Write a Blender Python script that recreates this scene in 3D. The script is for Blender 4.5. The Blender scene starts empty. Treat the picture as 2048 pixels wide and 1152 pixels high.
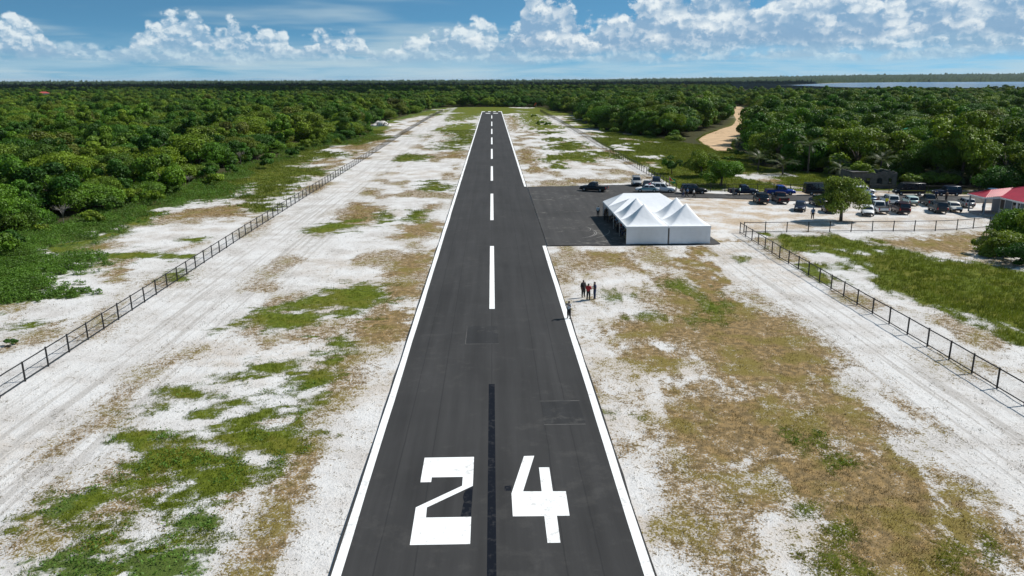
import bpy, bmesh, math, random
import numpy as np
from mathutils import Vector, Matrix, Euler

random.seed(7)
RNG = np.random.default_rng(11)
sc = bpy.context.scene
col = sc.collection

# ------------------------------------------------------------------ camera
CAM_H = 20.5
cam_d = bpy.data.cameras.new('camera')
cam_d.sensor_width = 36.0
cam_d.lens = 36.0 * 1560.0 / 2048.0
cam_d.clip_start = 0.5
cam_d.clip_end = 90000.0
cam = bpy.data.objects.new('camera', cam_d)
col.objects.link(cam)
R_ = Vector((0.99967807, -0.02514694, -0.00337379))
U_ = Vector((0.00971224, 0.25642446, 0.96651548))
F_ = Vector((0.02343978, 0.9662371, -0.25658614))
cam.matrix_world = Matrix(((R_.x, U_.x, -F_.x, 0), (R_.y, U_.y, -F_.y, 0), (R_.z, U_.z, -F_.z, CAM_H), (0, 0, 0, 1)))
sc.camera = cam

# ------------------------------------------------------------------ light
SUN_EL = math.radians(48.0)
SUN_AZ = math.radians(75.0)          # from +Y towards +X
to_sun = Vector((math.sin(SUN_AZ) * math.cos(SUN_EL), math.cos(SUN_AZ) * math.cos(SUN_EL), math.sin(SUN_EL)))
sun_d = bpy.data.lights.new('sun', 'SUN')
sun_d.energy = 4.9
sun_d.angle = math.radians(0.5)
sun_d.color = (1.0, 0.965, 0.90)
sun = bpy.data.objects.new('sun', sun_d)
sun.rotation_euler = to_sun.to_track_quat('Z', 'Y').to_euler()
col.objects.link(sun)
sc.view_settings.view_transform = 'Standard'
sc.view_settings.look = 'None'
sc.view_settings.exposure = 0.2
sc.view_settings.gamma = 1.0
sc.view_settings.use_curve_mapping = False
sc.cycles.max_bounces = 6
sc.cycles.diffuse_bounces = 3
sc.cycles.glossy_bounces = 3
sc.cycles.transmission_bounces = 4
sc.cycles.transparent_max_bounces = 24


class NT:
    """small helper that writes shader node graphs"""
    def __init__(self, tree):
        self.t = tree
        self.n = tree.nodes
        self.l = tree.links

    def node(self, kind, **kw):
        n = self.n.new(kind)
        for k, v in kw.items():
            setattr(n, k, v)
        return n

    def put(self, sock, v):
        if v is None:
            return
        if isinstance(v, bpy.types.NodeSocket):
            self.l.new(v, sock)
        elif isinstance(v, (tuple, list)) and len(v) == 3 and sock.type == 'RGBA':
            sock.default_value = (*v, 1)
        else:
            sock.default_value = v

    def m(self, op, a, b=None, c=None, clamp=False):
        n = self.node('ShaderNodeMath', operation=op, use_clamp=clamp)
        self.put(n.inputs[0], a)
        self.put(n.inputs[1], b)
        self.put(n.inputs[2], c)
        return n.outputs[0]

    def sstep(self, x, a, b, lo=0.0, hi=1.0):
        n = self.node('ShaderNodeMapRange', interpolation_type='SMOOTHSTEP')
        self.put(n.inputs[0], x)
        self.put(n.inputs[1], a)
        self.put(n.inputs[2], b)
        self.put(n.inputs[3], lo)
        self.put(n.inputs[4], hi)
        return n.outputs[0]

    def lin(self, x, a, b, lo=0.0, hi=1.0):
        n = self.node('ShaderNodeMapRange', interpolation_type='LINEAR')
        for i, v in enumerate((x, a, b, lo, hi)):
            self.put(n.inputs[i], v)
        return n.outputs[0]

    def vec(self, x, y, z=0.0):
        n = self.node('ShaderNodeCombineXYZ')
        self.put(n.inputs[0], x)
        self.put(n.inputs[1], y)
        self.put(n.inputs[2], z)
        return n.outputs[0]

    def noise(self, v, scale=1.0, detail=4.0, rough=0.55, dist=0.0, dims='3D'):
        n = self.node('ShaderNodeTexNoise', noise_dimensions=dims)
        if v is not None:
            self.l.new(v, n.inputs['Vector'])
        self.put(n.inputs['Scale'], scale)
        self.put(n.inputs['Detail'], detail)
        self.put(n.inputs['Roughness'], rough)
        self.put(n.inputs['Distortion'], dist)
        return n.outputs[0]

    def voro(self, v, scale=1.0, detail=2.0, rough=0.5, feature='F1', smooth=0.35, dims='3D'):
        n = self.node('ShaderNodeTexVoronoi', feature=feature, voronoi_dimensions=dims)
        self.l.new(v, n.inputs['Vector'])
        self.put(n.inputs['Scale'], scale)
        if 'Detail' in n.inputs:
            self.put(n.inputs['Detail'], detail)
            self.put(n.inputs['Roughness'], rough)
        if feature == 'SMOOTH_F1':
            self.put(n.inputs['Smoothness'], smooth)
        return n.outputs['Distance']

    def mix(self, f, a, b, blend='MIX'):
        n = self.node('ShaderNodeMix', data_type='RGBA', blend_type=blend)
        self.put(n.inputs[0], f)
        self.put(n.inputs[6], a)
        self.put(n.inputs[7], b)
        return n.outputs[2]


# ------------------------------------------------------------------ sky
world = bpy.data.worlds.new('World')
sc.world = world
world.use_nodes = True
W = NT(world.node_tree)
W.n.clear()
w_out = W.node('ShaderNodeOutputWorld')
w_bg = W.node('ShaderNodeBackground')
W.l.new(w_bg.outputs[0], w_out.inputs[0])
w_sky = W.node('ShaderNodeTexSky', sky_type='NISHITA')
w_sky.sun_disc = False
w_sky.sun_elevation = SUN_EL
w_sky.sun_rotation = SUN_AZ
w_sky.altitude = 0.0
w_sky.air_density = 1.0
w_sky.dust_density = 0.1
w_sky.ozone_density = 1.0
SKY_STRENGTH = 0.086
SKY_TINT = (0.64, 1.16, 1.20)
SKY_CLOUD = dict(low=(6.0, 7.5, 8.2), far_lit=(6.6, 8.0, 8.7), far_shade=(3.5, 5.2, 6.8), mid_lit=(8.3, 9.1, 9.4),
                 mid_shade=(2.7, 4.5, 6.3), near_lit=(8.7, 9.3, 9.5), near_shade=(2.5, 4.2, 6.1))
SHEET_COL = (5.6, 6.9, 7.4)
w_tc = W.node('ShaderNodeTexCoord')
w_sep = W.node('ShaderNodeSeparateXYZ')
W.l.new(w_tc.outputs['Generated'], w_sep.inputs[0])
dx, dy, dz = w_sep.outputs
w_v = W.vec(dx, dy, W.m('ADD', W.m('MULTIPLY', W.m('MAXIMUM', dz, 0.0), 3.0), 0.17))
w_nrm = W.node('ShaderNodeVectorMath', operation='NORMALIZE')
W.l.new(w_v, w_nrm.inputs[0])
W.l.new(w_nrm.outputs[0], w_sky.inputs['Vector'])      # a clear, washed tropical sky: blue nearly down to the horizon
sky_col = W.mix(1.0, w_sky.outputs[0], SKY_TINT, 'MULTIPLY')
# thin, high, streaky cloud sheet, seen where the sky plane recedes
inv = W.m('DIVIDE', 1.0, W.m('ADD', W.m('MAXIMUM', dz, 0.0), 0.035))
sheet_n = W.noise(W.vec(W.m('MULTIPLY', dx, inv), W.m('MULTIPLY', dy, inv), 4.4), 0.20, 4.0, 0.6, 0.0, '2D')
sheet = W.m('MULTIPLY', W.sstep(sheet_n, 0.46, 0.70), 0.55)
c0 = W.mix(sheet, sky_col, SHEET_COL)
az = W.m('MULTIPLY', W.m('ARCTAN2', dx, dy), 57.2958)          # degrees from the runway axis
el = W.m('MULTIPLY', W.m('ARCSINE', dz), 57.2958)
cov_az = W.sstep(W.m('SINE', W.m('MULTIPLY', W.m('SUBTRACT', az, 2.0), 0.020)), -0.42, 0.55)   # the field of cloud is thicker to the right


def cloud_layer(base, seed, b0, hgt, sc_, cover, cov_gain, lit, shade, veil, soft, puff_amp):
    """a bank of cumulus: flat bases near b0 degrees above the horizon, tops up to hgt degrees higher"""
    u0 = W.m('MULTIPLY', az, sc_)
    t_n = W.noise(W.vec(u0, seed, 0.0), 0.23, 3.0, 0.62, 0.0, '2D')
    b_n = W.noise(W.vec(u0, seed + 5.5, 0.0), 0.13, 1.0, 0.5, 0.0, '2D')
    cov = W.m('ADD', W.m('MULTIPLY', cov_az, cov_gain), cover)
    top = W.m('MULTIPLY', W.m('ADD', W.m('SUBTRACT', t_n, 0.5), cov), hgt * 3.2)
    b_el = W.m('ADD', b0, W.m('MULTIPLY', W.m('SUBTRACT', b_n, 0.5), b0 * 0.9))
    top = W.m('MINIMUM', top, W.m('ADD', hgt, W.m('MULTIPLY', W.m('SUBTRACT', t_n, 0.5), hgt * 1.2)))
    rel = W.m('SUBTRACT', el, b_el)                                  # degrees above the base
    wob = W.noise(W.vec(u0, W.m('MULTIPLY', el, 1.25 * sc_), seed), 3.2, 3.0, 0.62, 0.0, '2D')
    wob = W.m('MULTIPLY', W.m('SUBTRACT', wob, 0.5), 0.55)

    def billow(du, dv):
        p = W.vec(W.m('ADD', W.m('ADD', u0, du + seed * 7.7), wob), W.m('ADD', W.m('ADD', W.m('MULTIPLY', el, 1.35 * sc_), dv + seed * 3.3), wob), 0.0)
        v1 = W.voro(p, 0.80, 0.0, 0.5, 'F1', 0.0, '2D')
        v2 = W.voro(p, 2.1, 0.0, 0.5, 'F1', 0.0, '2D')
        s1 = W.m('MULTIPLY', v1, v1)
        s2 = W.m('MULTIPLY', v2, v2)
        return W.m('SUBTRACT', 0.40, W.m('ADD', s1, W.m('MULTIPLY', s2, 0.40)))
    n0 = billow(0.0, 0.0)
    n1 = billow(0.17, 0.24)
    body = W.noise(W.vec(u0, W.m('MULTIPLY', el, 2.1 * sc_), seed), 0.55, 2.0, 0.55, 0.0, '2D')     # broad light and shade through the bank
    d_top = W.m('ADD', W.m('SUBTRACT', top, rel), W.m('ADD', W.m('MULTIPLY', n0, puff_amp), W.m('MULTIPLY', wob, puff_amp * 0.6)))
    d_top = W.m('ADD', d_top, W.m('MULTIPLY', W.m('SUBTRACT', body, 0.5), puff_amp * 1.3))
    d_base = W.m('ADD', rel, W.m('MULTIPLY', wob, 0.6))
    a_ = W.m('MULTIPLY', W.sstep(d_top, 0.0, soft), W.sstep(d_base, 0.0, soft * 1.3))
    up = W.m('DIVIDE', rel, W.m('MAXIMUM', top, 0.6))
    light = W.m('ADD', W.m('MULTIPLY', W.m('SUBTRACT', n0, n1), 1.35), W.m('ADD', W.m('MULTIPLY', W.m('MINIMUM', up, 1.0), 0.60), W.m('MULTIPLY', wob, 1.0)))
    light = W.m('ADD', light, W.m('MULTIPLY', W.m('SUBTRACT', body, 0.5), 1.5))
    light = W.sstep(light, -0.10, 1.02)
    c = W.mix(light, shade, lit)
    return W.mix(W.m('MULTIPLY', a_, veil), base, c)


CK = SKY_CLOUD
low_n = W.noise(W.vec(W.m('MULTIPLY', az, 0.10), W.m('MULTIPLY', el, 0.8), 9.7), 1.0, 4.0, 0.62, 0.4, '2D')
c0 = W.mix(W.m('MULTIPLY', W.m('MULTIPLY', W.sstep(el, 3.6, 0.4), W.sstep(low_n, 0.22, 0.64)), 0.52), c0, CK['low'])
c1 = cloud_layer(c0, 2.3, 1.05, 1.1, 1.0, 0.30, 0.04, CK['far_lit'], CK['far_shade'], 0.72, 0.45, 0.45)
c2 = cloud_layer(c1, 17.9, 1.55, 2.2, 0.95, 0.21, 0.18, CK['mid_lit'], CK['mid_shade'], 0.88, 0.50, 0.9)
c3 = cloud_layer(c2, 31.4, 2.15, 4.2, 0.58, -0.09, 0.50, CK['near_lit'], CK['near_shade'], 0.96, 0.62, 1.7)
W.l.new(c3, w_bg.inputs['Color'])
w_bg.inputs['Strength'].default_value = SKY_STRENGTH
world.cycles.sampling_method = 'NONE'

# ------------------------------------------------------------------ helpers
def mat_new(name):
    m = bpy.data.materials.new(name)
    m.use_nodes = True
    T = NT(m.node_tree)
    bsdf = m.node_tree.nodes['Principled BSDF']
    return m, T, bsdf


def mat(name, color, rough=0.6, metal=0.0, var=0.0, vscale=3.0, bump=0.0, bscale=20.0, coat=0.0, spec=0.5):
    """principled material with a little procedural wear"""
    m, T, b = mat_new(name)
    b.inputs['Roughness'].default_value = rough
    b.inputs['Metallic'].default_value = metal
    b.inputs['Specular IOR Level'].default_value = spec
    b.inputs['Coat Weight'].default_value = coat
    b.inputs['Base Color'].default_value = (*color, 1)
    if var > 0 or bump > 0:
        tc = T.node('ShaderNodeTexCoord').outputs['Object']
    if var > 0:
        n = T.noise(tc, vscale, 5, 0.6)
        f = T.lin(n, 0.3, 0.7, 1.0 - var, 1.0 + var * 0.5)
        T.put(b.inputs['Base Color'], T.mix(1.0, color, T.vec(f, f, f), 'MULTIPLY'))
    if bump > 0:
        bn = T.node('ShaderNodeBump')
        bn.inputs['Strength'].default_value = bump
        T.put(bn.inputs['Height'], T.noise(tc, bscale, 4, 0.6))
        T.l.new(bn.outputs[0], b.inputs['Normal'])
    return m


def mesh_np(name, V, Fq, m=None, smooth=False):
    """mesh from numpy arrays; Fq is (n,3) or (n,4)"""
    V = np.asarray(V, dtype=np.float32)
    Fq = np.asarray(Fq, dtype=np.int32)
    me = bpy.data.meshes.new(name)
    k = Fq.shape[1]
    me.vertices.add(len(V))
    me.vertices.foreach_set('co', V.ravel())
    me.loops.add(Fq.size)
    me.loops.foreach_set('vertex_index', Fq.ravel())
    me.polygons.add(len(Fq))
    me.polygons.foreach_set('loop_start', np.arange(0, Fq.size, k, dtype=np.int32))
    try:
        me.polygons.foreach_set('loop_total', np.full(len(Fq), k, dtype=np.int32))
    except Exception:
        pass
    if smooth:
        me.polygons.foreach_set('use_smooth', np.ones(len(Fq), dtype=bool))
    me.update(calc_edges=True)
    if m is not None:
        me.materials.append(m)
    return me


def attr_f(me, name, vals, domain='POINT'):
    a = me.attributes.new(name, 'FLOAT', domain)
    a.data.foreach_set('value', np.asarray(vals, dtype=np.float32))


def link(name, me, parent=None, loc=(0, 0, 0), rot=(0, 0, 0), scale=None):
    o = bpy.data.objects.new(name, me)
    col.objects.link(o)
    if parent is not None:
        o.parent = parent
    o.location = loc
    o.rotation_euler = rot
    if scale is not None:
        o.scale = scale if not isinstance(scale, (int, float)) else (scale,) * 3
    return o


def tag(o, label=None, cat=None, group=None, kind=None):
    if label:
        o['label'] = label
    if cat:
        o['category'] = cat
    if group:
        o['group'] = group
    if kind:
        o['kind'] = kind
    return o


def thing(name, label, cat, loc=(0, 0, 0), rz=0.0, group=None, scale=None):
    return tag(link(name, None, None, loc, (0, 0, rz), scale), label, cat, group)


class MB:
    """collects simple solids and builds one mesh"""
    def __init__(self):
        self.v = []
        self.f = []

    def add(self, vs, fs):
        n = len(self.v)
        self.v += [tuple(p) for p in vs]
        self.f += [tuple(i + n for i in f) for f in fs]
        return self

    def box(self, x0, x1, y0, y1, z0, z1):
        vs = [(x0, y0, z0), (x1, y0, z0), (x1, y1, z0), (x0, y1, z0), (x0, y0, z1), (x1, y0, z1), (x1, y1, z1), (x0, y1, z1)]
        return self.add(vs, [(3, 2, 1, 0), (4, 5, 6, 7), (0, 1, 5, 4), (1, 2, 6, 5), (2, 3, 7, 6), (3, 0, 4, 7)])

    def prism(self, poly, z0, z1):
        """vertical prism over an xy polygon (counter-clockwise)"""
        n = len(poly)
        vs = [(x, y, z0) for x, y in poly] + [(x, y, z1) for x, y in poly]
        fs = [tuple(range(n - 1, -1, -1)), tuple(range(n, 2 * n))]
        fs += [(i, (i + 1) % n, n + (i + 1) % n, n + i) for i in range(n)]
        return self.add(vs, fs)

    def tube(self, pts, rad, seg=6, cap=True):
        """tapered tube along points; rad a number or a list"""
        P = [Vector(p) for p in pts]
        n = len(P)
        if isinstance(rad, (int, float)):
            rad = [rad] * n
        vs, fs = [], []
        for i in range(n):
            t = (P[min(i + 1, n - 1)] - P[max(i - 1, 0)]).normalized()
            a = t.orthogonal().normalized() if abs(t.z) > 0.95 else t.cross(Vector((0, 0, 1))).normalized()
            b = t.cross(a)
            for k in range(seg):
                an = 2 * math.pi * k / seg
                vs.append(P[i] + (a * math.cos(an) + b * math.sin(an)) * rad[i])
        for i in range(n - 1):
            for k in range(seg):
                k2 = (k + 1) % seg
                fs.append((i * seg + k, i * seg + k2, (i + 1) * seg + k2, (i + 1) * seg + k))
        if cap:
            fs.append(tuple(range(seg - 1, -1, -1)))
            fs.append(tuple((n - 1) * seg + k for k in range(seg)))
        return self.add(vs, fs)

    def loft(self, rings, cap=True):
        """rings: lists of equal length of points"""
        k = len(rings[0])
        vs = [p for r in rings for p in r]
        fs = []
        for i in range(len(rings) - 1):
            for j in range(k):
                j2 = (j + 1) % k
                fs.append((i * k + j, i * k + j2, (i + 1) * k + j2, (i + 1) * k + j))
        if cap:
            fs.append(tuple(range(k - 1, -1, -1)))
            fs.append(tuple((len(rings) - 1) * k + j for j in range(k)))
        return self.add(vs, fs)

    def mesh(self, name, m, smooth=False, bevel=0.0, fix=True):
        me = bpy.data.meshes.new(name)
        me.from_pydata(self.v, [], self.f)
        if fix or bevel > 0:
            bm = bmesh.new()
            bm.from_mesh(me)
            if bevel > 0:
                bmesh.ops.bevel(bm, geom=list(bm.edges), offset=bevel, segments=1, affect='EDGES', clamp_overlap=True)
            bmesh.ops.recalc_face_normals(bm, faces=bm.faces)
            bm.to_mesh(me)
            bm.free()
        if smooth:
            for p in me.polygons:
                p.use_smooth = True
        if m is not None:
            me.materials.append(m)
        me.update()
        return me

    def build(self, name, m, parent=None, smooth=False, bevel=0.0, loc=(0, 0, 0), rot=(0, 0, 0)):
        return link(name, self.mesh(name, m, smooth, bevel), parent, loc, rot)


def ico(sub):
    bm = bmesh.new()
    bmesh.ops.create_icosphere(bm, subdivisions=sub, radius=1.0)
    V = np.array([v.co[:] for v in bm.verts], dtype=np.float32)
    Fa = np.array([[v.index for v in f.verts] for f in bm.faces], dtype=np.int32)
    bm.free()
    return V, Fa


ICO = {s: ico(s) for s in (1, 2, 3)}


def _hash(ix, iy, seed):
    h = (ix.astype(np.int64) * 374761393 + iy.astype(np.int64) * 668265263 + seed * 1442695041) & 0x7fffffff
    h = ((h ^ (h >> 13)) * 1274126177) & 0x7fffffff
    return ((h ^ (h >> 16)) & 0xffff) / 65535.0


def vnoise(x, y, seed=0):
    ix, iy = np.floor(x), np.floor(y)
    fx, fy = x - ix, y - iy
    fx = fx * fx * (3 - 2 * fx)
    fy = fy * fy * (3 - 2 * fy)
    ix = ix.astype(np.int64)
    iy = iy.astype(np.int64)
    a = _hash(ix, iy, seed)
    b = _hash(ix + 1, iy, seed)
    c = _hash(ix, iy + 1, seed)
    d = _hash(ix + 1, iy + 1, seed)
    return (a * (1 - fx) + b * fx) * (1 - fy) + (c * (1 - fx) + d * fx) * fy


def fbm(x, y, octaves=4, seed=0, rough=0.5):
    s, amp, tot = 0.0, 1.0, 0.0
    for i in range(octaves):
        s = s + amp * vnoise(x * 2 ** i + 17.3 * i, y * 2 ** i - 9.1 * i, seed + i * 13)
        tot += amp
        amp *= rough
    return s / tot


def sst(x, a, b):
    t = np.clip((x - a) / (b - a), 0, 1)
    return t * t * (3 - 2 * t)
PATCHES = [
    ('g', [(-20.3,38.8),(-19.7,40.1),(-19.1,42.3),(-18.4,43.1),(-15.7,41.3),(-15.2,40.5),(-16.3,39.5),(-17.9,39.3),(-19.2,38.3)]),
    ('g', [(-19.3,37.5),(-18.1,38.5),(-16.1,39.0),(-14.0,39.1),(-13.4,38.1),(-14.6,37.2),(-16.7,37.5)]),
    ('g', [(-21.3,33.9),(-21.2,35.0),(-20.9,36.5),(-20.1,36.6),(-20.0,35.6),(-20.5,34.4),(-21.0,33.7)]),
    ('g', [(-23.4,34.3),(-23.3,35.5),(-23.2,36.6),(-21.9,36.1),(-21.7,35.2),(-22.6,35.1),(-22.6,33.9)]),
    ('g', [(-19.1,33.3),(-19.0,34.3),(-17.6,34.7),(-15.5,34.2),(-14.0,35.0),(-14.3,33.8),(-15.7,33.6),(-17.9,33.9)]),
    ('g', [(-18.7,32.1),(-18.2,32.8),(-16.4,32.4),(-14.0,33.2),(-13.7,32.6),(-14.6,31.9),(-16.7,32.1),(-18.1,31.8)]),
    ('g', [(-16.8,42.3),(-16.2,43.7),(-14.5,44.2),(-12.2,44.8),(-11.6,43.8),(-11.6,41.7),(-12.9,41.8),(-14.4,42.7),(-15.9,42.0)]),
    ('g', [(-16.5,45.6),(-15.7,46.9),(-14.8,46.9),(-14.3,45.5),(-14.7,44.6),(-15.6,44.3)]),
    ('g', [(-22.4,47.7),(-21.7,48.9),(-22.2,50.9),(-19.5,50.4),(-19.4,49.4),(-21.0,48.6),(-21.8,47.7)]),
    ('g', [(-18.6,46.3),(-18.5,48.1),(-17.2,49.4),(-16.5,48.2),(-17.6,47.0)]),
    ('g', [(-19.7,51.6),(-18.5,53.8),(-18.9,56.1),(-15.0,56.0),(-14.7,54.8),(-17.4,54.2),(-17.3,52.4)]),
    ('g', [(-14.5,51.1),(-13.6,53.1),(-12.4,55.4),(-11.5,52.6),(-11.8,51.4),(-13.0,50.6)]),
    ('g', [(-11.9,45.8),(-12.2,49.8),(-11.6,50.6),(-11.6,48.2),(-12.7,46.5)]),
    ('g', [(-12.5,38.6),(-12.0,39.8),(-11.7,39.1),(-12.1,38.3)]),
    ('g', [(-22.1,43.7),(-21.0,43.8),(-20.3,42.6),(-20.7,41.9)]),
    ('g', [(-17.0,49.9),(-14.9,51.1),(-14.9,49.9),(-16.4,49.3)]),
    ('g', [(-17.6,36.2),(-15.9,37.0),(-14.9,37.5),(-14.8,36.5),(-16.5,35.7)]),
    ('w', [(-19.6,29.8),(-19.7,30.7),(-18.7,31.0),(-17.3,30.8),(-16.5,31.6),(-15.8,31.8),(-14.9,31.6),(-14.4,32.1),(-13.6,29.9),(-16.6,29.6)]),
    ('w', [(-23.4,35.3),(-23.2,36.4),(-22.0,36.0),(-21.9,35.2),(-22.8,35.1)]),
    ('w', [(-15.4,34.0),(-14.0,35.0),(-14.0,34.2),(-15.0,33.6)]),
    ('d', [(-11.1,33.3),(-11.7,36.7),(-11.6,39.8),(-11.2,42.0),(-10.5,42.6),(-10.3,39.5),(-10.2,36.0),(-10.0,33.5)]),
    ('d', [(-11.8,51.0),(-11.9,56.3),(-11.2,57.3),(-10.2,51.7),(-11.0,49.7)]),
    ('g', [(-19.9,75.5),(-17.3,76.5),(-14.3,79.4),(-11.8,78.5),(-11.0,74.8),(-12.3,70.1),(-13.8,69.6),(-15.3,72.2),(-16.5,70.9),(-18.4,71.3)]),
    ('g', [(-23.4,65.8),(-22.1,68.1),(-19.9,71.1),(-17.2,69.1),(-15.5,66.1),(-17.3,65.3),(-20.5,64.9)]),
    ('g', [(-14.0,60.8),(-13.4,62.3),(-12.7,60.3)]),
    ('g', [(-12.9,117.4),(-13.4,128.4),(-11.5,128.3),(-11.3,119.0)]),
    ('g', [(-17.5,117.6),(-17.2,126.6),(-16.2,122.8),(-16.6,115.1)]),
    ('g', [(-27.8,108.8),(-25.3,114.7),(-21.0,119.5),(-20.5,109.9),(-25.5,108.0)]),
    ('d', [(-11.6,77.0),(-11.7,80.1),(-7.3,80.8),(-7.1,73.9),(-10.6,72.0)]),
    ('d', [(-11.1,60.7),(-12.3,65.4),(-10.4,70.7),(-7.3,70.6),(-7.0,63.1),(-7.2,60.6),(-8.9,59.7)]),
    ('d', [(-11.2,48.8),(-11.7,52.7),(-12.1,57.1),(-10.6,57.9),(-10.5,53.0),(-10.3,49.5)]),
    ('d', [(-22.2,116.2),(-24.9,135.1),(-19.0,132.7),(-17.3,116.0)]),
    ('d', [(-13.7,102.7),(-13.7,114.2),(-6.8,117.1),(-7.4,107.9),(-11.2,103.9)]),
    ('d', [(-17.2,60.9),(-17.2,63.4),(-14.7,62.3),(-13.8,59.9)]),
    ('d', [(-12.0,82.6),(-11.5,93.2),(-7.1,96.4),(-7.1,84.2),(-9.5,82.5)]),
    ('g', [(-27.6,215.2),(-25.5,232.9),(-19.5,223.3),(-19.8,211.5),(-25.3,210.3)]),
    ('g', [(-24.1,351.1),(-15.6,399.4),(-8.0,398.7),(-6.7,269.6),(-11.3,264.8),(-13.4,246.4),(-16.4,246.6),(-13.3,292.4),(-15.7,326.3)]),
    ('g', [(-26.7,437.0),(-23.0,514.9),(-13.4,553.5),(-11.6,449.3),(-22.8,423.8)]),
    ('g', [(-13.1,150.3),(-13.2,166.7),(-9.9,160.7),(-9.8,151.8)]),
    ('g', [(-13.0,116.7),(-12.5,123.1),(-11.2,125.3),(-11.2,116.6)]),
    ('g', [(-58.4,209.1),(-55.7,240.8),(-45.0,236.1),(-43.5,221.3),(-51.4,221.8),(-49.5,202.6),(-53.9,200.0)]),
    ('g', [(-55.2,179.7),(-55.4,200.1),(-47.3,196.8),(-38.4,188.4),(-38.0,178.8),(-42.3,179.0),(-41.2,158.6),(-40.3,143.8),(-43.3,139.6)]),
    ('g', [(-54.9,301.7),(-52.4,321.8),(-41.9,307.2),(-46.8,297.9)]),
    ('g', [(-39.8,127.8),(-42.5,136.8),(-41.2,138.1),(-37.5,132.6),(-36.5,128.2)]),
    ('g', [(-31.0,306.4),(-29.1,320.0),(-26.0,306.0),(-28.2,299.7)]),
    ('d', [(-46.9,248.6),(-50.2,275.2),(-40.0,271.9),(-38.5,245.9)]),
    ('d', [(-23.9,115.2),(-23.7,121.3),(-25.3,138.7),(-21.9,135.8),(-18.2,128.0),(-17.8,115.9),(-21.8,113.1)]),
    ('d', [(-25.5,147.7),(-25.2,156.0),(-22.2,152.4),(-22.2,145.9)]),
    ('d', [(-12.4,110.9),(-11.8,115.6),(-7.4,117.4),(-7.1,107.9)]),
    ('d', [(-15.3,219.5),(-14.8,238.2),(-7.6,233.7),(-7.3,215.7)]),
    ('d', [(-48.0,155.4),(-46.4,166.5),(-41.2,158.6),(-40.3,143.8),(-43.3,139.6)]),
    ('d', [(17.0,80.7),(19.1,83.1),(20.7,78.2),(21.8,73.9),(23.0,71.2),(25.1,68.6),(28.0,67.4),(27.0,63.1),(28.0,57.4),(22.0,44.0),(21.5,46.8),(20.6,49.4),(17.7,48.2),(15.0,49.6),(15.7,53.8),(15.1,59.6),(12.8,59.7),(9.5,60.7),(10.2,65.2),(12.0,66.2),(14.9,65.6),(16.3,69.0),(16.2,74.1)]),
    ('d', [(9.6,87.0),(11.1,94.9),(16.6,94.6),(16.9,83.2),(15.0,84.1),(13.1,89.7)]),
    ('d', [(9.6,56.3),(11.9,59.7),(13.9,58.7),(14.2,54.6),(13.2,52.4),(11.2,54.3)]),
    ('d', [(9.7,45.5),(11.8,47.5),(13.1,46.0),(14.7,44.2),(17.1,44.7),(20.2,43.8),(19.8,40.3),(9.0,40.7)]),
    ('d', [(29.3,101.0),(32.9,100.9),(30.0,91.0),(27.8,87.2),(28.5,94.1)]),
    ('g', [(16.6,77.6),(19.7,80.6),(21.8,76.7),(20.3,73.2),(18.2,74.0)]),
    ('g', [(17.3,66.1),(19.7,66.5),(20.6,65.4),(18.7,63.9)]),
    ('g', [(12.0,66.2),(13.7,67.3),(14.7,66.2)]),
    ('g', [(10.5,77.8),(12.8,74.2),(14.0,74.8),(11.2,72.3)]),
    ('g', [(7.2,46.4),(8.4,46.0),(9.0,45.1),(7.9,45.4)]),
    ('g', [(28.3,91.0),(29.7,90.0),(28.4,87.6)]),
    ('g', [(20.5,71.9),(22.6,70.6),(21.0,67.6),(19.5,68.3)]),
    ('d', [(11.1,44.1),(12.8,46.7),(13.9,44.6),(16.0,45.3),(18.5,46.6),(21.3,47.0),(23.4,47.3),(24.2,44.2),(23.5,41.8),(21.7,41.6),(20.1,42.1),(17.9,39.3),(16.0,39.6),(13.5,40.3),(13.4,42.8),(11.6,41.7)]),
    ('d', [(21.0,52.1),(25.5,51.9),(23.1,49.4),(24.1,46.4),(24.3,43.7),(23.2,41.6),(20.8,41.9),(20.3,44.6),(20.5,48.2)]),
    ('d', [(18.7,38.9),(21.3,40.3),(21.7,37.6),(21.9,35.2),(21.0,32.2),(21.8,31.1),(21.4,29.8),(20.3,28.5),(14.3,28.7),(14.4,30.1),(16.2,32.0),(15.7,33.9),(14.9,35.2),(17.1,35.2),(18.4,36.9),(18.1,38.1)]),
    ('d', [(12.3,35.7),(13.6,36.7),(14.4,36.3),(14.4,33.9),(13.6,33.8),(12.1,34.0)]),
    ('d', [(10.8,42.7),(11.9,41.2),(11.8,39.5),(12.0,36.7),(10.9,37.2),(9.7,38.0)]),
    ('d', [(26.4,51.2),(27.5,46.3),(28.0,43.1),(27.6,40.7),(26.9,41.2),(26.0,43.9),(26.0,47.8)]),
    ('d', [(23.8,37.9),(24.4,35.3),(24.3,32.4),(24.0,30.6),(22.9,29.1),(22.6,31.1),(23.6,35.0)]),
    ('d', [(13.4,47.6),(14.9,47.8),(14.9,46.1),(13.3,46.5)]),
    ('g', [(16.8,43.0),(18.2,42.2),(19.5,42.6),(18.8,41.0),(17.6,40.6),(17.2,41.8)]),
    ('g', [(14.7,30.4),(15.4,30.1),(15.9,29.2),(15.5,28.7),(14.3,28.7)]),
    ('g', [(20.7,31.2),(22.0,31.4),(21.8,30.4),(20.4,29.4),(19.5,29.8)]),
    ('g', [(15.0,34.6),(15.8,34.5),(15.8,33.9),(14.9,33.7)]),
    ('g', [(16.2,33.1),(16.8,32.7),(16.5,32.2)]),
    ('g', [(19.1,39.5),(19.9,39.7),(19.6,38.6),(18.9,38.5)]),
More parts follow.
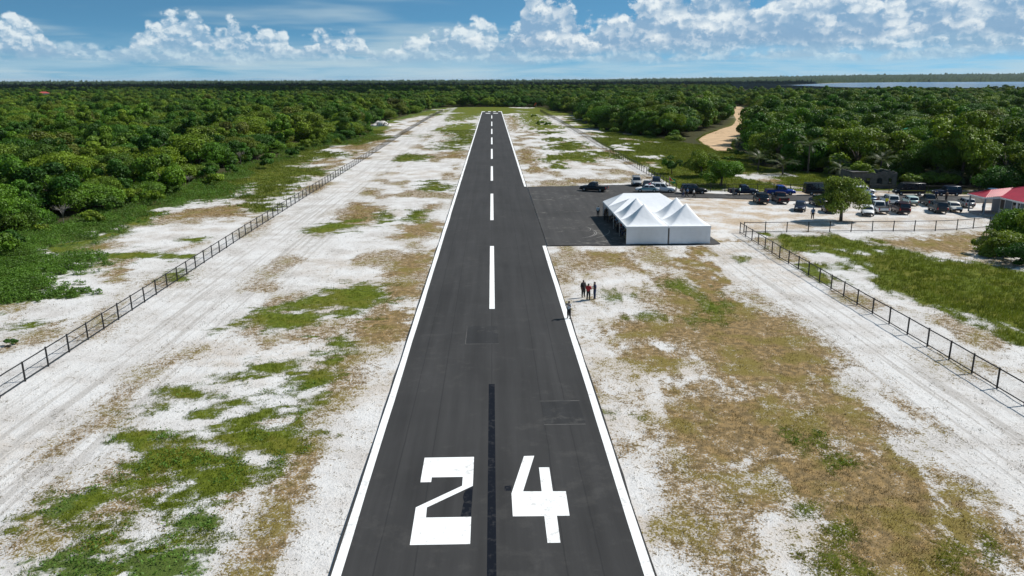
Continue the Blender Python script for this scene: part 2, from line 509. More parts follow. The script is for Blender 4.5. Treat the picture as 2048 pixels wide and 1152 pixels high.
    ('f', [(41.9,88.8),(46.5,93.1),(50.2,93.7),(50.7,88.4),(55.3,86.9),(59.3,83.4),(57.0,69.3),(43.9,52.2),(42.4,58.2),(43.1,61.7),(42.4,66.4),(40.7,70.0),(40.3,74.8),(40.3,77.0),(40.6,81.6)]),
    ('g', [(39.4,104.7),(43.0,103.6),(46.7,103.4),(48.9,99.7),(48.6,94.6),(45.3,93.9),(42.6,91.7),(40.3,93.3),(41.3,97.4),(39.9,97.4),(38.3,94.2),(37.3,95.1)]),
    ('g', [(35.2,84.3),(36.5,85.6),(36.3,79.4),(34.9,78.9)]),
    ('d', [(49.1,99.7),(58.1,102.0),(67.7,104.5),(59.7,91.0),(55.7,88.2),(54.3,92.0),(52.3,94.4),(51.0,97.0)]),
    ('g', [(17.4,484.8),(26.8,541.1),(27.2,451.8),(24.0,387.8),(32.5,376.3),(29.7,356.8),(20.5,348.4),(18.0,399.7)]),
    ('g', [(17.5,251.3),(28.2,276.4),(28.9,245.9),(21.4,237.7)]),
    ('g', [(15.4,215.1),(19.9,229.6),(25.7,237.4),(28.0,217.8),(25.2,207.7),(21.6,211.3),(17.1,208.2)]),
    ('g', [(14.7,193.2),(16.9,205.0),(17.6,201.9),(16.3,190.3)]),
    ('g', [(19.2,289.0),(24.2,294.9),(25.3,282.5),(20.6,277.0)]),
    ('g', [(20.5,331.3),(27.6,330.8),(22.5,315.7)]),
    ('g', [(30.1,237.1),(34.6,232.7),(33.9,213.9),(30.6,214.1)]),
    ('d', [(8.3,190.8),(10.4,196.3),(13.6,190.5),(11.7,182.7),(8.4,180.4)]),
    ('d', [(15.0,166.4),(19.5,169.4),(25.0,166.9),(22.4,162.9),(15.7,162.2)]),
    ('d', [(7.1,238.6),(10.8,247.1),(12.9,230.0),(10.4,196.3),(7.6,202.4)]),
    ('d', [(9.3,485.6),(14.2,502.9),(13.3,388.8),(9.4,332.2),(9.2,389.1)]),
    ('w', [(-47.4,73.2),(-45.5,74.5),(-43.8,76.2),(-44.4,78.1),(-48.0,81.2),(-47.8,83.9),(-46.8,86.7),(-47.2,91.7),(-48.5,93.7),(-52.7,96.0),(-57.0,97.6),(-56.1,101.3),(-55.3,108.9),(-55.0,117.6),(-56.1,130.4),(-54.7,138.4),(-47.9,144.1),(-49.3,159.6),(-65.3,166.3),(-83.5,167.3),(-97.4,156.5),(-87.3,126.9),(-53.0,74.8)]),
    ('d', [(-56.9,97.6),(-54.6,99.7),(-52.0,101.9),(-50.6,105.2),(-49.3,99.5),(-50.4,97.3),(-52.3,95.2)]),
    ('d', [(-42.5,84.3),(-42.9,87.7),(-41.1,87.1),(-39.8,80.9)]),
    ('d', [(-52.7,121.8),(-51.5,130.1),(-46.7,133.9),(-42.8,137.8),(-38.5,123.5),(-44.9,122.6),(-48.9,118.4)]),
    ('d', [(-39.8,66.7),(-38.8,67.0),(-38.2,65.6)]),
    ('g', [(-47.6,93.7),(-47.5,95.8),(-45.4,97.8),(-42.6,96.3),(-41.8,92.8),(-45.0,92.2)]),
    ('g', [(-40.4,93.4),(-38.9,94.7),(-36.6,95.3),(-37.3,92.6)]),
    ('g', [(-35.8,84.0),(-35.6,86.6),(-34.9,86.8),(-34.0,81.8)]),
    ('g', [(-42.1,66.1),(-41.2,66.4),(-40.0,66.7),(-39.8,65.0)]),
    ('g', [(-41.5,104.8),(-39.2,106.4),(-39.7,103.0)]),
    ('s', [(42.1,220.6),(46.9,224.0),(49.9,220.1),(44.7,211.6),(40.9,214.2)]),
    ('s', [(37.5,197.7),(42.1,202.0),(43.6,197.3),(36.8,187.8)]),
    ('s', [(37.8,141.6),(43.6,141.3),(41.8,135.4),(36.3,135.7)]),
    ('s', [(55.9,175.6),(67.0,178.0),(66.4,170.3),(55.5,167.2)]),
    ('s', [(38.5,151.2),(45.3,150.8),(44.0,146.6),(37.4,146.9)]),
]

# ------------------------------------------------------------------ where things are (metres; runway axis = Y, camera over the origin)
FOREST_L = [(20, -88), (55, -80), (70, -60), (105, -61), (125, -62), (148, -58), (185, -60), (247, -60), (266, -54), (301, -48), (350, -56),
            (412, -58), (500, -52), (600, -45), (646, -41), (700, 60)]
FOREST_R = [(20, 125), (90, 110), (120, 104), (140, 95), (147, 89), (158, 82), (172, 79), (186, 71), (195, 60), (215, 66), (240, 70), (285, 62),
            (325, 46), (400, 46), (480, 50), (530, 50), (600, 42), (640, 38), (700, -60)]
DIRT = [(70.0, 236), (73.5, 256), (79.5, 280), (89, 303), (103, 335), (119, 372), (136, 425), (157, 500), (178, 570), (196, 640)]
DIRT_W = [2.6, 4.0, 6.0, 6.8, 6.6, 5.6, 4.8, 4.6, 4.4, 4.4]


def forest_mask(X, Y):
    """metres inside the forest (positive inside)"""
    l_ = np.interp(Y, [p[0] for p in FOREST_L], [p[1] for p in FOREST_L])
    r_ = np.interp(Y, [p[0] for p in FOREST_R], [p[1] for p in FOREST_R])
    wob = (fbm(X * 0.05, Y * 0.05, 3, 77) - 0.5) * 14
    d = np.maximum(l_ - X, X - r_)
    return np.maximum(d, (Y - 655) * 1.0) + wob * np.where(X < 0, 0.55, 1.0)


def dirt_dist(X, Y):
    """distance to the edge of the dirt road (negative on it)"""
    best = np.full(np.shape(X), 1e9)
    for i in range(len(DIRT) - 1):
        a, b = np.array(DIRT[i]), np.array(DIRT[i + 1])
        ab = b - a
        t = np.clip(((X - a[0]) * ab[0] + (Y - a[1]) * ab[1]) / (ab @ ab), 0, 1)
        w = DIRT_W[i] * (1 - t) + DIRT_W[i + 1] * t
        d = np.hypot(X - a[0] - t * ab[0], Y - a[1] - t * ab[1]) - w
        best = np.minimum(best, d)
    return best


LAKE = [(1010, 2230), (1250, 1850), (1700, 1650), (3000, 2100), (9000, 6200), (5600, 6700), (3500, 6500), (2500, 5600), (1750, 4300), (1180, 3150)]


def poly_sd(X, Y, poly):
    """signed distance to a polygon, negative inside"""
    best = np.full(X.shape, 1e18)
    ins = np.zeros(X.shape, dtype=bool)
    n = len(poly)
    for i in range(n):
        ax, ay = poly[i]
        bx, by = poly[(i + 1) % n]
        ex, ey = bx - ax, by - ay
        wx, wy = X - ax, Y - ay
        t = np.clip((wx * ex + wy * ey) / (ex * ex + ey * ey + 1e-9), 0, 1)
        best = np.minimum(best, (wx - ex * t) ** 2 + (wy - ey * t) ** 2)
        c = ((ay > Y) != (by > Y)) & (X < (bx - ax) * (Y - ay) / (by - ay + 1e-12) + ax)
        ins ^= c
    d = np.sqrt(best)
    return np.where(ins, -d, d)


def ground_masks(X, Y):
    """green, dry, weed, floor, beige cover of the ground at X, Y"""
    g = np.zeros(X.shape)
    d = np.zeros(X.shape)
    w = np.zeros(X.shape)
    s = np.zeros(X.shape)
    lr = X < 0                                           # streaks lie across the left verge and along the right one
    n1 = fbm(np.where(lr, X * 0.42, X * 0.75), np.where(lr, Y * 0.62, Y * 0.22), 4, 5) - 0.5
    n2 = fbm(np.where(lr, X * 1.3, X * 1.7), np.where(lr, Y * 1.9, Y * 0.75), 3, 21) - 0.5
    for kind, poly in PATCHES:
        xs = [p[0] for p in poly]
        ys = [p[1] for p in poly]
        size = max(max(xs) - min(xs), 1.0)
        soft = min(1.2 + 0.06 * size, 3.4) * (1 + max(np.mean(ys) - 60, 0) / 160)
        sel = (X > min(xs) - 4 * soft) & (X < max(xs) + 4 * soft) & (Y > min(ys) - 6 * soft) & (Y < max(ys) + 6 * soft)
        if not sel.any():
            continue
        sd = poly_sd(X[sel], Y[sel], poly) + (n1[sel] * 3.2 + n2[sel] * 2.6) * soft
        v = sst(-sd, -1.7 * soft, 1.3 * soft) * (0.90 + 0.6 * n2[sel])
        if kind == 'g':
            g[sel] = np.maximum(g[sel], v * (0.9 if np.mean(xs) < 0 else 1.0))
        elif kind == 'd':
            d[sel] = np.maximum(d[sel], v * (0.88 + 0.7 * n1[sel]))
        elif kind == 'w':
            w[sel] = np.maximum(w[sel], v)
        elif kind == 'f':
            g[sel] = np.maximum(g[sel], v * 0.95)
            w[sel] = np.maximum(w[sel], v * 0.35)
        elif kind == 's':
            s[sel] = np.maximum(s[sel], v)
    # green ground beyond the right fence and behind the car park
    reg = sst(X, 35.5, 37.5) * sst(Y, 146.5, 149) * (1 - sst(Y, 250, 340) * (1 - sst(X, 60, 70)))
    g = np.maximum(g, reg * sst(fbm(X * 0.12, Y * 0.07, 4, 91), 0.26, 0.42))
    d = np.maximum(d, reg * sst(fbm(X * 0.10, Y * 0.06, 4, 31), 0.5, 0.66) * 0.8)
    rv = sst(X, 7.5, 11) * (1 - sst(X, 26, 31)) * (Y < 98)               # the right verge is mostly under dry, dull grass
    d = np.maximum(d, rv * sst(fbm(X * 0.22, Y * 0.07, 4, 141), 0.46, 0.64) * (0.68 + 1.4 * n2))
    g = np.where((X > 7) & (X < 33) & (Y < 98), g * 0.62, g)
    lv = np.exp(-((X + 16.0 - (Y - 45) * 0.10) / 4.6) ** 2) * (Y < 78)          # a broken strip of thin grass on the left verge
    g = np.maximum(g, lv * sst(fbm(X * 0.30, Y * 0.62, 4, 151), 0.54, 0.70) * (0.55 + 1.3 * n2))
    d = np.maximum(d, np.exp(-((X + 10.0) / 2.6) ** 2) * sst(fbm(X * 0.25, Y * 0.10, 4, 161), 0.40, 0.64) * (Y < 230) * 0.62)
    far_end = sst(Y, 440, 540)
    g = np.maximum(g, far_end * sst(fbm(X * 0.05, Y * 0.03, 3, 171), 0.30, 0.5) * 0.9)
    # thin dry cover everywhere on the sand
    thin = sst(fbm(X * 0.20, Y * 0.11, 4, 41), 0.42, 0.70)
    air = (np.abs(X) < 33.5) | (Y < 147)
    d = np.maximum(d, np.where(air, thin * 0.52, thin * 0.6))
    track = np.maximum(np.exp(-((X + 29.5) / 3.2) ** 2), np.exp(-((X - 30.0) / 2.8) ** 2) * (Y < 100))
    d = d * (1 - 0.85 * track)
    g = g * (1 - 0.6 * track * (X < 0))
    fm = forest_mask(X, Y)
    edge = sst(fm, -9, -1) * (X < 0)
    w = np.maximum(w, edge * sst(fbm(X * 0.16, Y * 0.10, 3, 61), 0.30, 0.44))
    g = np.maximum(g, sst(fm, -14, -4) * sst(fbm(X * 0.12, Y * 0.08, 3, 63), 0.36, 0.5) * 0.9)
    floor = sst(fm, -1.0, 3.0)
    dd = dirt_dist(X, Y)
    g = np.where(dd < 0, 0, g)
    s = np.maximum(s, 0)
    g = g * (1 - s)
    d = d * (1 - 0.7 * s)
    floor = floor * sst(dd, -0.5, 1.5)
    # the car park is bare, trampled, faintly ochre sand
    park = sst(X, 27, 31) * sst(Y, 106.5, 109) * (1 - sst(Y, 140, 143)) * (1 - sst(X, 88, 94))
    d = d * (1 - park * 0.75)
    g = g * (1 - park)
    bei = park * (1.1 - 0.45 * sst(X, 42, 52)) + sst(dd, 8.0, -2.0) * 1.0 + 0.35 * sst(fbm(X * 0.06, Y * 0.05, 3, 8), 0.5, 0.7)
    bei = np.maximum(bei, sst(Y, 141.0, 143.0) * (1 - sst(Y, 145.5, 147.0)) * (X > 30) * 1.1)
    bei = np.maximum(bei, sst(X, 24, 30) * (1 - sst(X, 33, 36)) * sst(Y, 70, 90) * (1 - sst(Y, 106, 110)) * 0.55)
    return g, d, w, floor, np.clip(bei, 0, 1.3)


def grade(parts):
    """coordinates from (start, stop, step) pieces"""
    out = []
    for a, b, st in parts:
        out.append(np.arange(a, b, st))
    return np.unique(np.concatenate(out))


gx = grade([(-45000, -6000, 4000), (-6000, -1000, 500), (-1000, -200, 50), (-200, -84, 8), (-84, -38, 0.6), (-38, 38, 0.42), (38, 84, 0.7), (84, 200, 5),
            (200, 1000, 50), (1000, 6000, 500), (6000, 45001, 4000)])
gy = grade([(-3000, -60, 300), (-60, 24, 6), (24, 70, 0.36), (70, 125, 0.5), (125, 200, 0.85), (200, 340, 1.8), (340, 700, 5), (700, 2000, 60), (2000, 10000, 500),
            (10000, 45001, 5000)])
GX, GY = np.meshgrid(gx, gy)
GX, GY = GX.ravel(), GY.ravel()
m_g, m_d, m_w, m_f, m_b = ground_masks(GX, GY)
lake_sd = poly_sd(GX, GY, LAKE)
near_ = (np.abs(GX) < 90) & (GY > 10) & (GY < 400)
GZ = np.where(near_, -0.05 + 0.045 * (fbm(GX * 0.9, GY * 0.7, 3, 3) - 0.5) * 2, -0.05)
rw_ = (GX > -8.0) & (GX < 7.6) & (GY < 560)
ap_ = (GX > 6) & (GX < 31) & (GY > 96) & (GY < 162)
rd_ = (GX > 28) & (GX < 112) & (GY > 127) & (GY < 152)
GZ = np.where(rw_ | ap_ | rd_, -0.06, GZ)
# a hill behind the lake and gently rising land far away
rr = np.hypot(GX, GY)
GZ = np.where((rr > 1500) & (lake_sd < 0), -1.5, GZ)
nx, ny = len(gx), len(gy)
ii = np.arange((nx - 1) * (ny - 1))
r0 = ii // (nx - 1)
c0_ = ii % (nx - 1)
q0 = r0 * nx + c0_
GF = np.stack([q0, q0 + 1, q0 + nx + 1, q0 + nx], 1)


def ground_mat():
    m, T, b = mat_new('sand_and_grass')
    b.inputs['Roughness'].default_value = 0.95
    b.inputs['Specular IOR Level'].default_value = 0.12
    geo = T.node('ShaderNodeNewGeometry')
    pos = geo.outputs['Position']

    def at(n):
        return T.node('ShaderNodeAttribute', attribute_name=n).outputs['Fac']
    sepn = T.node('ShaderNodeSeparateXYZ')
    T.l.new(pos, sepn.inputs[0])
    px_, py_, pz_ = sepn.outputs
    far = T.sstep(py_, 90, 320)                       # beyond this the finest grain cannot be told apart
    fine = T.noise(pos, 7.5, 3, 0.7, 0.0, '2D')
    mid = T.noise(pos, 1.9, 4, 0.65, 0.3, '2D')
    big = T.noise(pos, 0.23, 4, 0.6, 0.0, '2D')
    # sand
    c_s = T.mix(T.sstep(big, 0.35, 0.7), (0.60, 0.585, 0.57), (0.52, 0.49, 0.465))
    c_s = T.mix(T.m('MULTIPLY', T.m('MULTIPLY', at('beige'), T.sstep(T.m('ADD', big, T.m('MULTIPLY', T.m('SUBTRACT', mid, 0.5), 0.5)), 0.30, 0.72)), 0.85), c_s, (0.47, 0.36, 0.25))
    gm = T.m('ADD', T.m('MULTIPLY', T.m('SUBTRACT', mid, 0.5), 0.75), T.m('MULTIPLY', T.m('SUBTRACT', fine, 0.5), 0.55))  # grey mottling, with the shade of small bumps put into the sand colour
    gm = T.m('ADD', 1.0, gm)
    c_s = T.mix(0.75, c_s, T.mix(1.0, c_s, T.vec(gm, gm, gm), 'MULTIPLY'))
    # wheel lines running with the runway
    ln = T.noise(T.vec(T.m('MULTIPLY', px_, 2.4), T.m('MULTIPLY', py_, 0.035), 0.0), 1.0, 4, 0.6, 0.0, '2D')
    tr_l = T.m('ADD', T.sstep(T.m('ABSOLUTE', T.m('ADD', px_, 27.0)), 9.0, 2.0), T.m('MULTIPLY', T.sstep(T.m('ABSOLUTE', T.m('SUBTRACT', px_, 29.5)), 6.0, 1.5), T.sstep(py_, 104, 100)))
    c_s = T.mix(T.m('MULTIPLY', T.m('MULTIPLY', T.sstep(ln, 0.49, 0.63), tr_l), 0.72), c_s, (0.38, 0.355, 0.33))
    # litter: dark specks and dead stems strewn over the sand
    lit = T.m('ADD', T.m('MULTIPLY', fine, 0.62), T.m('MULTIPLY', mid, 0.48))
    lthr = T.m('SUBTRACT', 0.598, T.m('MULTIPLY', T.m('SUBTRACT', big, 0.5), 0.26))
    f_l = T.sstep(lit, lthr, T.m('ADD', lthr, 0.12))
    c_s = T.mix(T.m('MULTIPLY', f_l, 0.72), c_s, (0.125, 0.11, 0.09))
    # dry grass
    dv = T.m('ADD', at('dry'), T.m('ADD', T.m('MULTIPLY', T.m('SUBTRACT', fine, 0.5), 1.25), T.m('MULTIPLY', T.m('SUBTRACT', mid, 0.5), 0.95)))
    f_d = T.sstep(dv, 0.24, 0.58)
    c_d = T.mix(T.sstep(mid, 0.35, 0.65), (0.275, 0.178, 0.068), (0.130, 0.088, 0.034))
    c_d = T.mix(T.sstep(big, 0.45, 0.65), c_d, (0.170, 0.130, 0.026))
    c = T.mix(T.m('MULTIPLY', f_d, 0.96), c_s, c_d)
    # green grass
    gv = T.m('ADD', at('green'), T.m('ADD', T.m('MULTIPLY', T.m('SUBTRACT', fine, 0.5), 0.8), T.m('MULTIPLY', T.m('SUBTRACT', mid, 0.5), 0.7)))
    f_g = T.sstep(gv, 0.22, 0.54)
    c_g = T.mix(T.sstep(mid, 0.3, 0.7), (0.122, 0.150, 0.014), (0.066, 0.086, 0.009))
    c_g = T.mix(T.m('MULTIPLY', T.sstep(big, 0.45, 0.65), 0.6), c_g, (0.140, 0.128, 0.020))
    c = T.mix(f_g, c, c_g)
    c = T.mix(T.sstep(T.m('ADD', at('weed'), T.m('MULTIPLY', T.m('SUBTRACT', mid, 0.5), 0.8)), 0.35, 0.65), c, (0.075, 0.110, 0.022))
    c = T.mix(at('floor'), c, T.mix(T.sstep(mid, 0.4, 0.6), (0.035, 0.040, 0.014), (0.055, 0.050, 0.022)))
    T.put(b.inputs['Base Color'], c)
    bn = T.node('ShaderNodeBump')
    bn.inputs['Strength'].default_value = 0.7
    bn.inputs['Distance'].default_value = 0.10
    T.put(bn.inputs['Height'], T.m('ADD', T.m('MULTIPLY', fine, 0.6), T.m('ADD', mid, T.m('MULTIPLY', f_g, 0.5))))
    T.l.new(bn.outputs[0], b.inputs['Normal'])
    return m


g_me = mesh_np('ground', np.stack([GX, GY, GZ], 1), GF, ground_mat(), True)
for nm_, v_ in (('green', m_g), ('dry', m_d), ('weed', m_w), ('floor', m_f), ('beige', m_b)):
    attr_f(g_me, nm_, v_)
tag(link('ground', g_me), kind='structure')


# ------------------------------------------------------------------ lake
def water_mat():
    m, T, b = mat_new('lake_water')
    b.inputs['Base Color'].default_value = (0.04, 0.125, 0.30, 1)
    b.inputs['Roughness'].default_value = 0.16
    b.inputs['Specular IOR Level'].default_value = 0.5
    geo = T.node('ShaderNodeNewGeometry').outputs['Position']
    bn = T.node('ShaderNodeBump')
    bn.inputs['Strength'].default_value = 0.25
    bn.inputs['Distance'].default_value = 2.0
    T.put(bn.inputs['Height'], T.noise(geo, 0.02, 4, 0.6))
    T.l.new(bn.outputs[0], b.inputs['Normal'])
    return m


mb = MB()
mb.add([(x, y, 0.06) for x, y in LAKE], [tuple(range(len(LAKE)))])
tag(mb.build('lake_water', water_mat()), kind='structure')
mb = MB()
sh_ = [(x + dx_, y + dy_) for (x, y), (dx_, dy_) in zip(LAKE, [(-60, -40), (0, -70), (60, -60), (100, -80), (500, -100), (-100, 420), (-200, 300), (-250, 150), (-160, 0), (-120, -40)])]
mb.add([(x, y, 0.02) for x, y in sh_], [tuple(range(len(sh_)))])
tag(mb.build('lake_shore', mat('shore_sand', (0.34, 0.29, 0.22), 0.95, var=0.3, vscale=0.01)), kind='structure')

# ------------------------------------------------------------------ runway, apron, road
RZ = 0.06


def asphalt_mat(name, tone, seams, dusty=0.16):
    m, T, b = mat_new(name)
    pos = T.node('ShaderNodeNewGeometry').outputs['Position']
    sp = T.node('ShaderNodeSeparateXYZ')
    T.l.new(pos, sp.inputs[0])
    x, y, z = sp.outputs
    big = T.noise(pos, 0.10, 4, 0.6, 0.4, '2D')
    strk = T.noise(T.vec(T.m('MULTIPLY', x, 1.1), T.m('MULTIPLY', y, 0.045), 0.0), 1.0, 4, 0.6, 0.0, '2D')
    gr = T.noise(pos, 26, 2, 0.7, 0.0, '2D')
    f = T.m('ADD', T.m('MULTIPLY', T.m('SUBTRACT', big, 0.5), 0.62), T.m('ADD', T.m('MULTIPLY', T.m('SUBTRACT', strk, 0.5), 0.85), T.m('MULTIPLY', T.m('SUBTRACT', gr, 0.5), 0.36)))
    f = T.m('ADD', f, 1.0)
    c = T.mix(1.0, tone, T.vec(f, f, f), 'MULTIPLY')
    for sx in seams:                                       # paving joints
        wob = T.m('MULTIPLY', T.m('SUBTRACT', T.noise(T.vec(sx, y, 0.0), 0.3, 2, 0.5, 0.0, '2D'), 0.5), 0.10)
        d = T.m('ABSOLUTE', T.m('SUBTRACT', T.m('ADD', x, wob), sx))
        c = T.mix(T.m('MULTIPLY', T.sstep(d, 0.05, 0.015), 0.5), c, (0.013, 0.013, 0.014))
    # sand blown over the edges
    dust = T.noise(pos, 0.9, 5, 0.7, 0.0, '2D')
    dust = T.m('ADD', T.m('MULTIPLY', dust, 0.6), T.m('MULTIPLY', T.noise(T.vec(T.m('MULTIPLY', x, 0.6), y, 0.0), 0.16, 4, 0.65, 0.8, '2D'), 0.5))
    dst = T.m('MULTIPLY', T.sstep(dust, 0.58, 0.78), dusty)
    c = T.mix(dst, c, (0.30, 0.28, 0.25))
    T.put(b.inputs['Base Color'], c)
    b.inputs['Roughness'].default_value = 0.86
    b.inputs['Specular IOR Level'].default_value = 0.28
    bn = T.node('ShaderNodeBump')
    bn.inputs['Strength'].default_value = 0.25
    bn.inputs['Distance'].default_value = 0.01
    T.put(bn.inputs['Height'], gr)
    T.l.new(bn.outputs[0], b.inputs['Normal'])
    return m


def paint_mat(name, colr, worn=0.5):
    m, T, b = mat_new(name)
    pos = T.node('ShaderNodeNewGeometry').outputs['Position']
    n = T.noise(pos, 3.0, 5, 0.7, 0.0, '2D')
    n2 = T.noise(pos, 0.5, 3, 0.6, 0.0, '2D')
    c = T.mix(T.m('MULTIPLY', T.sstep(T.m('ADD', n, T.m('MULTIPLY', T.m('SUBTRACT', n2, 0.5), 0.5)), 0.52, 0.74), worn), colr, (0.33, 0.31, 0.29))
    T.put(b.inputs['Base Color'], c)
    b.inputs['Roughness'].default_value = 0.85
    b.inputs['Specular IOR Level'].default_value = 0.12
    return m


M_ASPH = asphalt_mat('runway_asphalt', (0.033, 0.032, 0.032), (-5.3, -3.55, -0.2, 3.05, 4.6), 0.05)
M_APRON = asphalt_mat('apron_asphalt', (0.046, 0.044, 0.043), (), 0.5)
M_ROAD = asphalt_mat('road_asphalt', (0.085, 0.082, 0.080), ())
M_PAINT = paint_mat('white_runway_paint', (0.80, 0.80, 0.79))
M_BLACKP = paint_mat('black_cover_paint', (0.004, 0.006, 0.011), 0.08)


def ragged(x0, x1, y0, y1, step, amp, seed):
    """outline of a paved strip with slightly uneven long sides"""
    r = random.Random(seed)
    n = max(int((y1 - y0) / step), 2)
    ys = [y0 + (y1 - y0) * i / n for i in range(n + 1)]
    right = [(x1 + r.uniform(-amp, amp), y) for y in ys]
    left = [(x0 + r.uniform(-amp, amp), y) for y in reversed(ys)]
    return right + left


mb = MB()
L_ = ragged(-7.15, 6.83, -40, 557, 3.0, 0.05, 3)
n_ = len(L_) // 2
for i_ in range(n_ - 1):
    a_, b_ = L_[i_], L_[i_ + 1]
    c_, d_ = L_[2 * n_ - 2 - i_], L_[2 * n_ - 1 - i_]
    k_ = len(mb.v)
    mb.v += [(a_[0], a_[1], RZ), (b_[0], b_[1], RZ), (c_[0], c_[1], RZ), (d_[0], d_[1], RZ),
             (a_[0] + 0.12, a_[1], -0.2), (b_[0] + 0.12, b_[1], -0.2), (c_[0] - 0.12, c_[1], -0.2), (d_[0] - 0.12, d_[1], -0.2)]
    mb.f += [(k_, k_ + 1, k_ + 2, k_ + 3), (k_, k_ + 4, k_ + 5, k_ + 1), (k_ + 3, k_ + 2, k_ + 6, k_ + 7)]
me_ = mb.mesh('runway', M_ASPH)
runway = tag(link('runway', me_), kind='structure')


def sheet(name, poly, z, m, parent=None):
    mb = MB()
    mb.add([(x, y, z) for x, y in poly], [tuple(range(len(poly)))])
    o = mb.build(name, m, parent)
    if parent is None:
        tag(o, kind='structure')
    return o


rq = random.Random(12)
ap_poly = [(6.95, 98.0)] + [(x, 98.15 + rq.uniform(-.12, .12)) for x in np.arange(9, 29, 1.5)] + [(29.4, 98.4), (29.5, 120), (29.3, 141.0), (41, 138.6), (54, 134.6), (83, 131.6), (114, 129.0), (114, 137.0), (85, 138.9),
          (60, 141.2), (44, 143.4), (35.2, 146.5), (33.5, 152), (31.5, 158.5)] + [(x, 158.2 - (29 - x) * 0.11 + rq.uniform(-.25, .25)) for x in np.arange(29, 8, -1.6)] + [(6.95, 155.7)]
mb = MB()
mb.prism(ap_poly, -0.2, RZ - 0.006)
tag(mb.build('apron', M_APRON), kind='structure')
# side edge lines
for x0_, x1_, y0_, y1_ in ((-7.08, -6.66, -40, 557), (6.30, 6.74, -40, 97.9), (6.30, 6.74, 155.9, 557)):
    n_ = int((y1_ - y0_) / 4)
    r_ = random.Random(int(x0_ * 10) + int(y0_))
    ys_ = [y0_ + (y1_ - y0_) * i / n_ for i in range(n_ + 1)]
    poly_ = [(x1_ + r_.uniform(-.025, .025), y) for y in ys_] + [(x0_ + r_.uniform(-.02, .02), y) for y in reversed(ys_)]
    mb = MB()
    k_ = len(ys_)
    mb.add([(x, y, RZ + 0.004) for x, y in poly_], [(i, i + 1, 2 * k_ - 2 - i, 2 * k_ - 1 - i) for i in range(k_ - 1)])
    mb.build('edge_line', M_PAINT, runway)
for y0_, y1_ in ((69.5, 98.0), (117.3, 146.1), (165.8, 194.8), (214, 246), (264.5, 297), (317, 351), (374, 415), (450, 490)):
    sheet('centre_dash', [(-0.42, y0_), (0.08, y0_), (0.08, y1_), (-0.42, y1_)], RZ + 0.004, M_PAINT, runway)
# far threshold: transverse bar pieces and marks
for x0_, x1_, y0_, y1_ in ((-6.6, -4.9, 548, 556), (-2.7, -0.9, 548, 556), (0.9, 2.6, 548, 556), (4.4, 6.3, 548, 556), (-4.2, -1.2, 520, 527), (0.9, 3.9, 520, 527)):
    sheet('threshold_mark', [(x0_, y0_), (x1_, y0_), (x1_, y1_), (x0_, y1_)], RZ + 0.004, M_PAINT, runway)
sheet('covered_line', [(-0.41, -40), (0.0, -40), (0.0, 50.9), (-0.41, 50.9)], RZ + 0.004, M_BLACKP, runway)
DIGITS = {'digit_two': [[(-3.97, 37.74), (-1.75, 37.74), (-1.20, 40.02), (-3.97, 40.0)], [(-1.75, 37.74), (-1.75, 36.79), (-1.19, 36.77), (-1.20, 40.02)], [(-3.96, 37.23), (-3.40, 37.23), (-3.40, 37.74), (-3.97, 37.74)],
                        [(-3.97, 34.72), (-3.42, 34.70), (-1.19, 36.77), (-1.75, 36.79)], [(-3.96, 33.77), (-3.39, 33.77), (-3.42, 34.70), (-3.97, 34.72)], [(-3.94, 31.47), (-1.19, 31.47), (-1.20, 33.77), (-3.96, 33.77)]],
          'digit_four': [[(0.81, 35.93), (1.41, 36.12), (2.19, 40.04), (1.61, 40.02)], [(0.82, 33.75), (2.35, 33.73), (2.37, 36.09), (1.41, 36.12), (0.81, 35.93)], [(2.35, 33.73), (2.96, 33.73), (2.94, 36.08), (2.37, 36.09)],
                         [(2.37, 36.09), (2.94, 36.08), (2.94, 38.66), (2.38, 38.66)], [(2.96, 33.73), (3.58, 33.73), (3.61, 36.06), (2.94, 36.08)], [(2.35, 31.45), (2.94, 31.45), (2.96, 33.73), (2.35, 33.73)]]}
for nm_, qs_ in DIGITS.items():
    mb = MB()
    for q_ in qs_:
        mb.add([(x, y, RZ + 0.008) for x, y in q_], [tuple(range(len(q_)))])
    link(nm_, mb.mesh(nm_, M_PAINT, fix=False), runway)
rb_ = random.Random(4)
sheet('cover_patch', [(-1.72, 33.83), (-1.21, 33.83), (-1.18, 36.72), (-1.55, 36.3)] + [(-1.58 + rb_.uniform(-.1, .1), y) for y in (36.0, 35.6, 35.2, 34.8, 34.4)], RZ + 0.004, M_BLACKP, runway)
sheet('cover_patch', [(0.45, 36.2), (0.80, 36.2), (0.83, 36.75), (0.47, 36.7)], RZ + 0.004, M_BLACKP, runway)
M_PATCH = asphalt_mat('patched_asphalt', (0.025, 0.025, 0.026), ())
M_RIMD = mat('patch_edge_dust', (0.085, 0.082, 0.078), 0.9, var=0.6, vscale=1.5)
sheet('asphalt_patch', [(-2.3, 59.6), (0.35, 59.6), (0.3, 64.2), (-2.2, 64.4)], RZ + 0.003, M_PATCH, runway)
sheet('asphalt_patch', [(3.0, 44.2), (5.6, 44.4), (5.5, 47.9), (3.1, 47.6)], RZ + 0.003, M_PATCH, runway)
for x0_, x1_, y0_, y1_ in ((-2.36, 0.40, 59.5, 59.58), (-2.36, -2.28, 59.5, 64.4), (2.95, 5.6, 47.75, 47.84), (3.0, 5.6, 44.1, 44.2)):
    sheet('patch_edge', [(x0_, y0_), (x1_, y0_), (x1_ - .04, y1_), (x0_ + .03, y1_)], RZ + 0.0045, M_RIMD, runway)
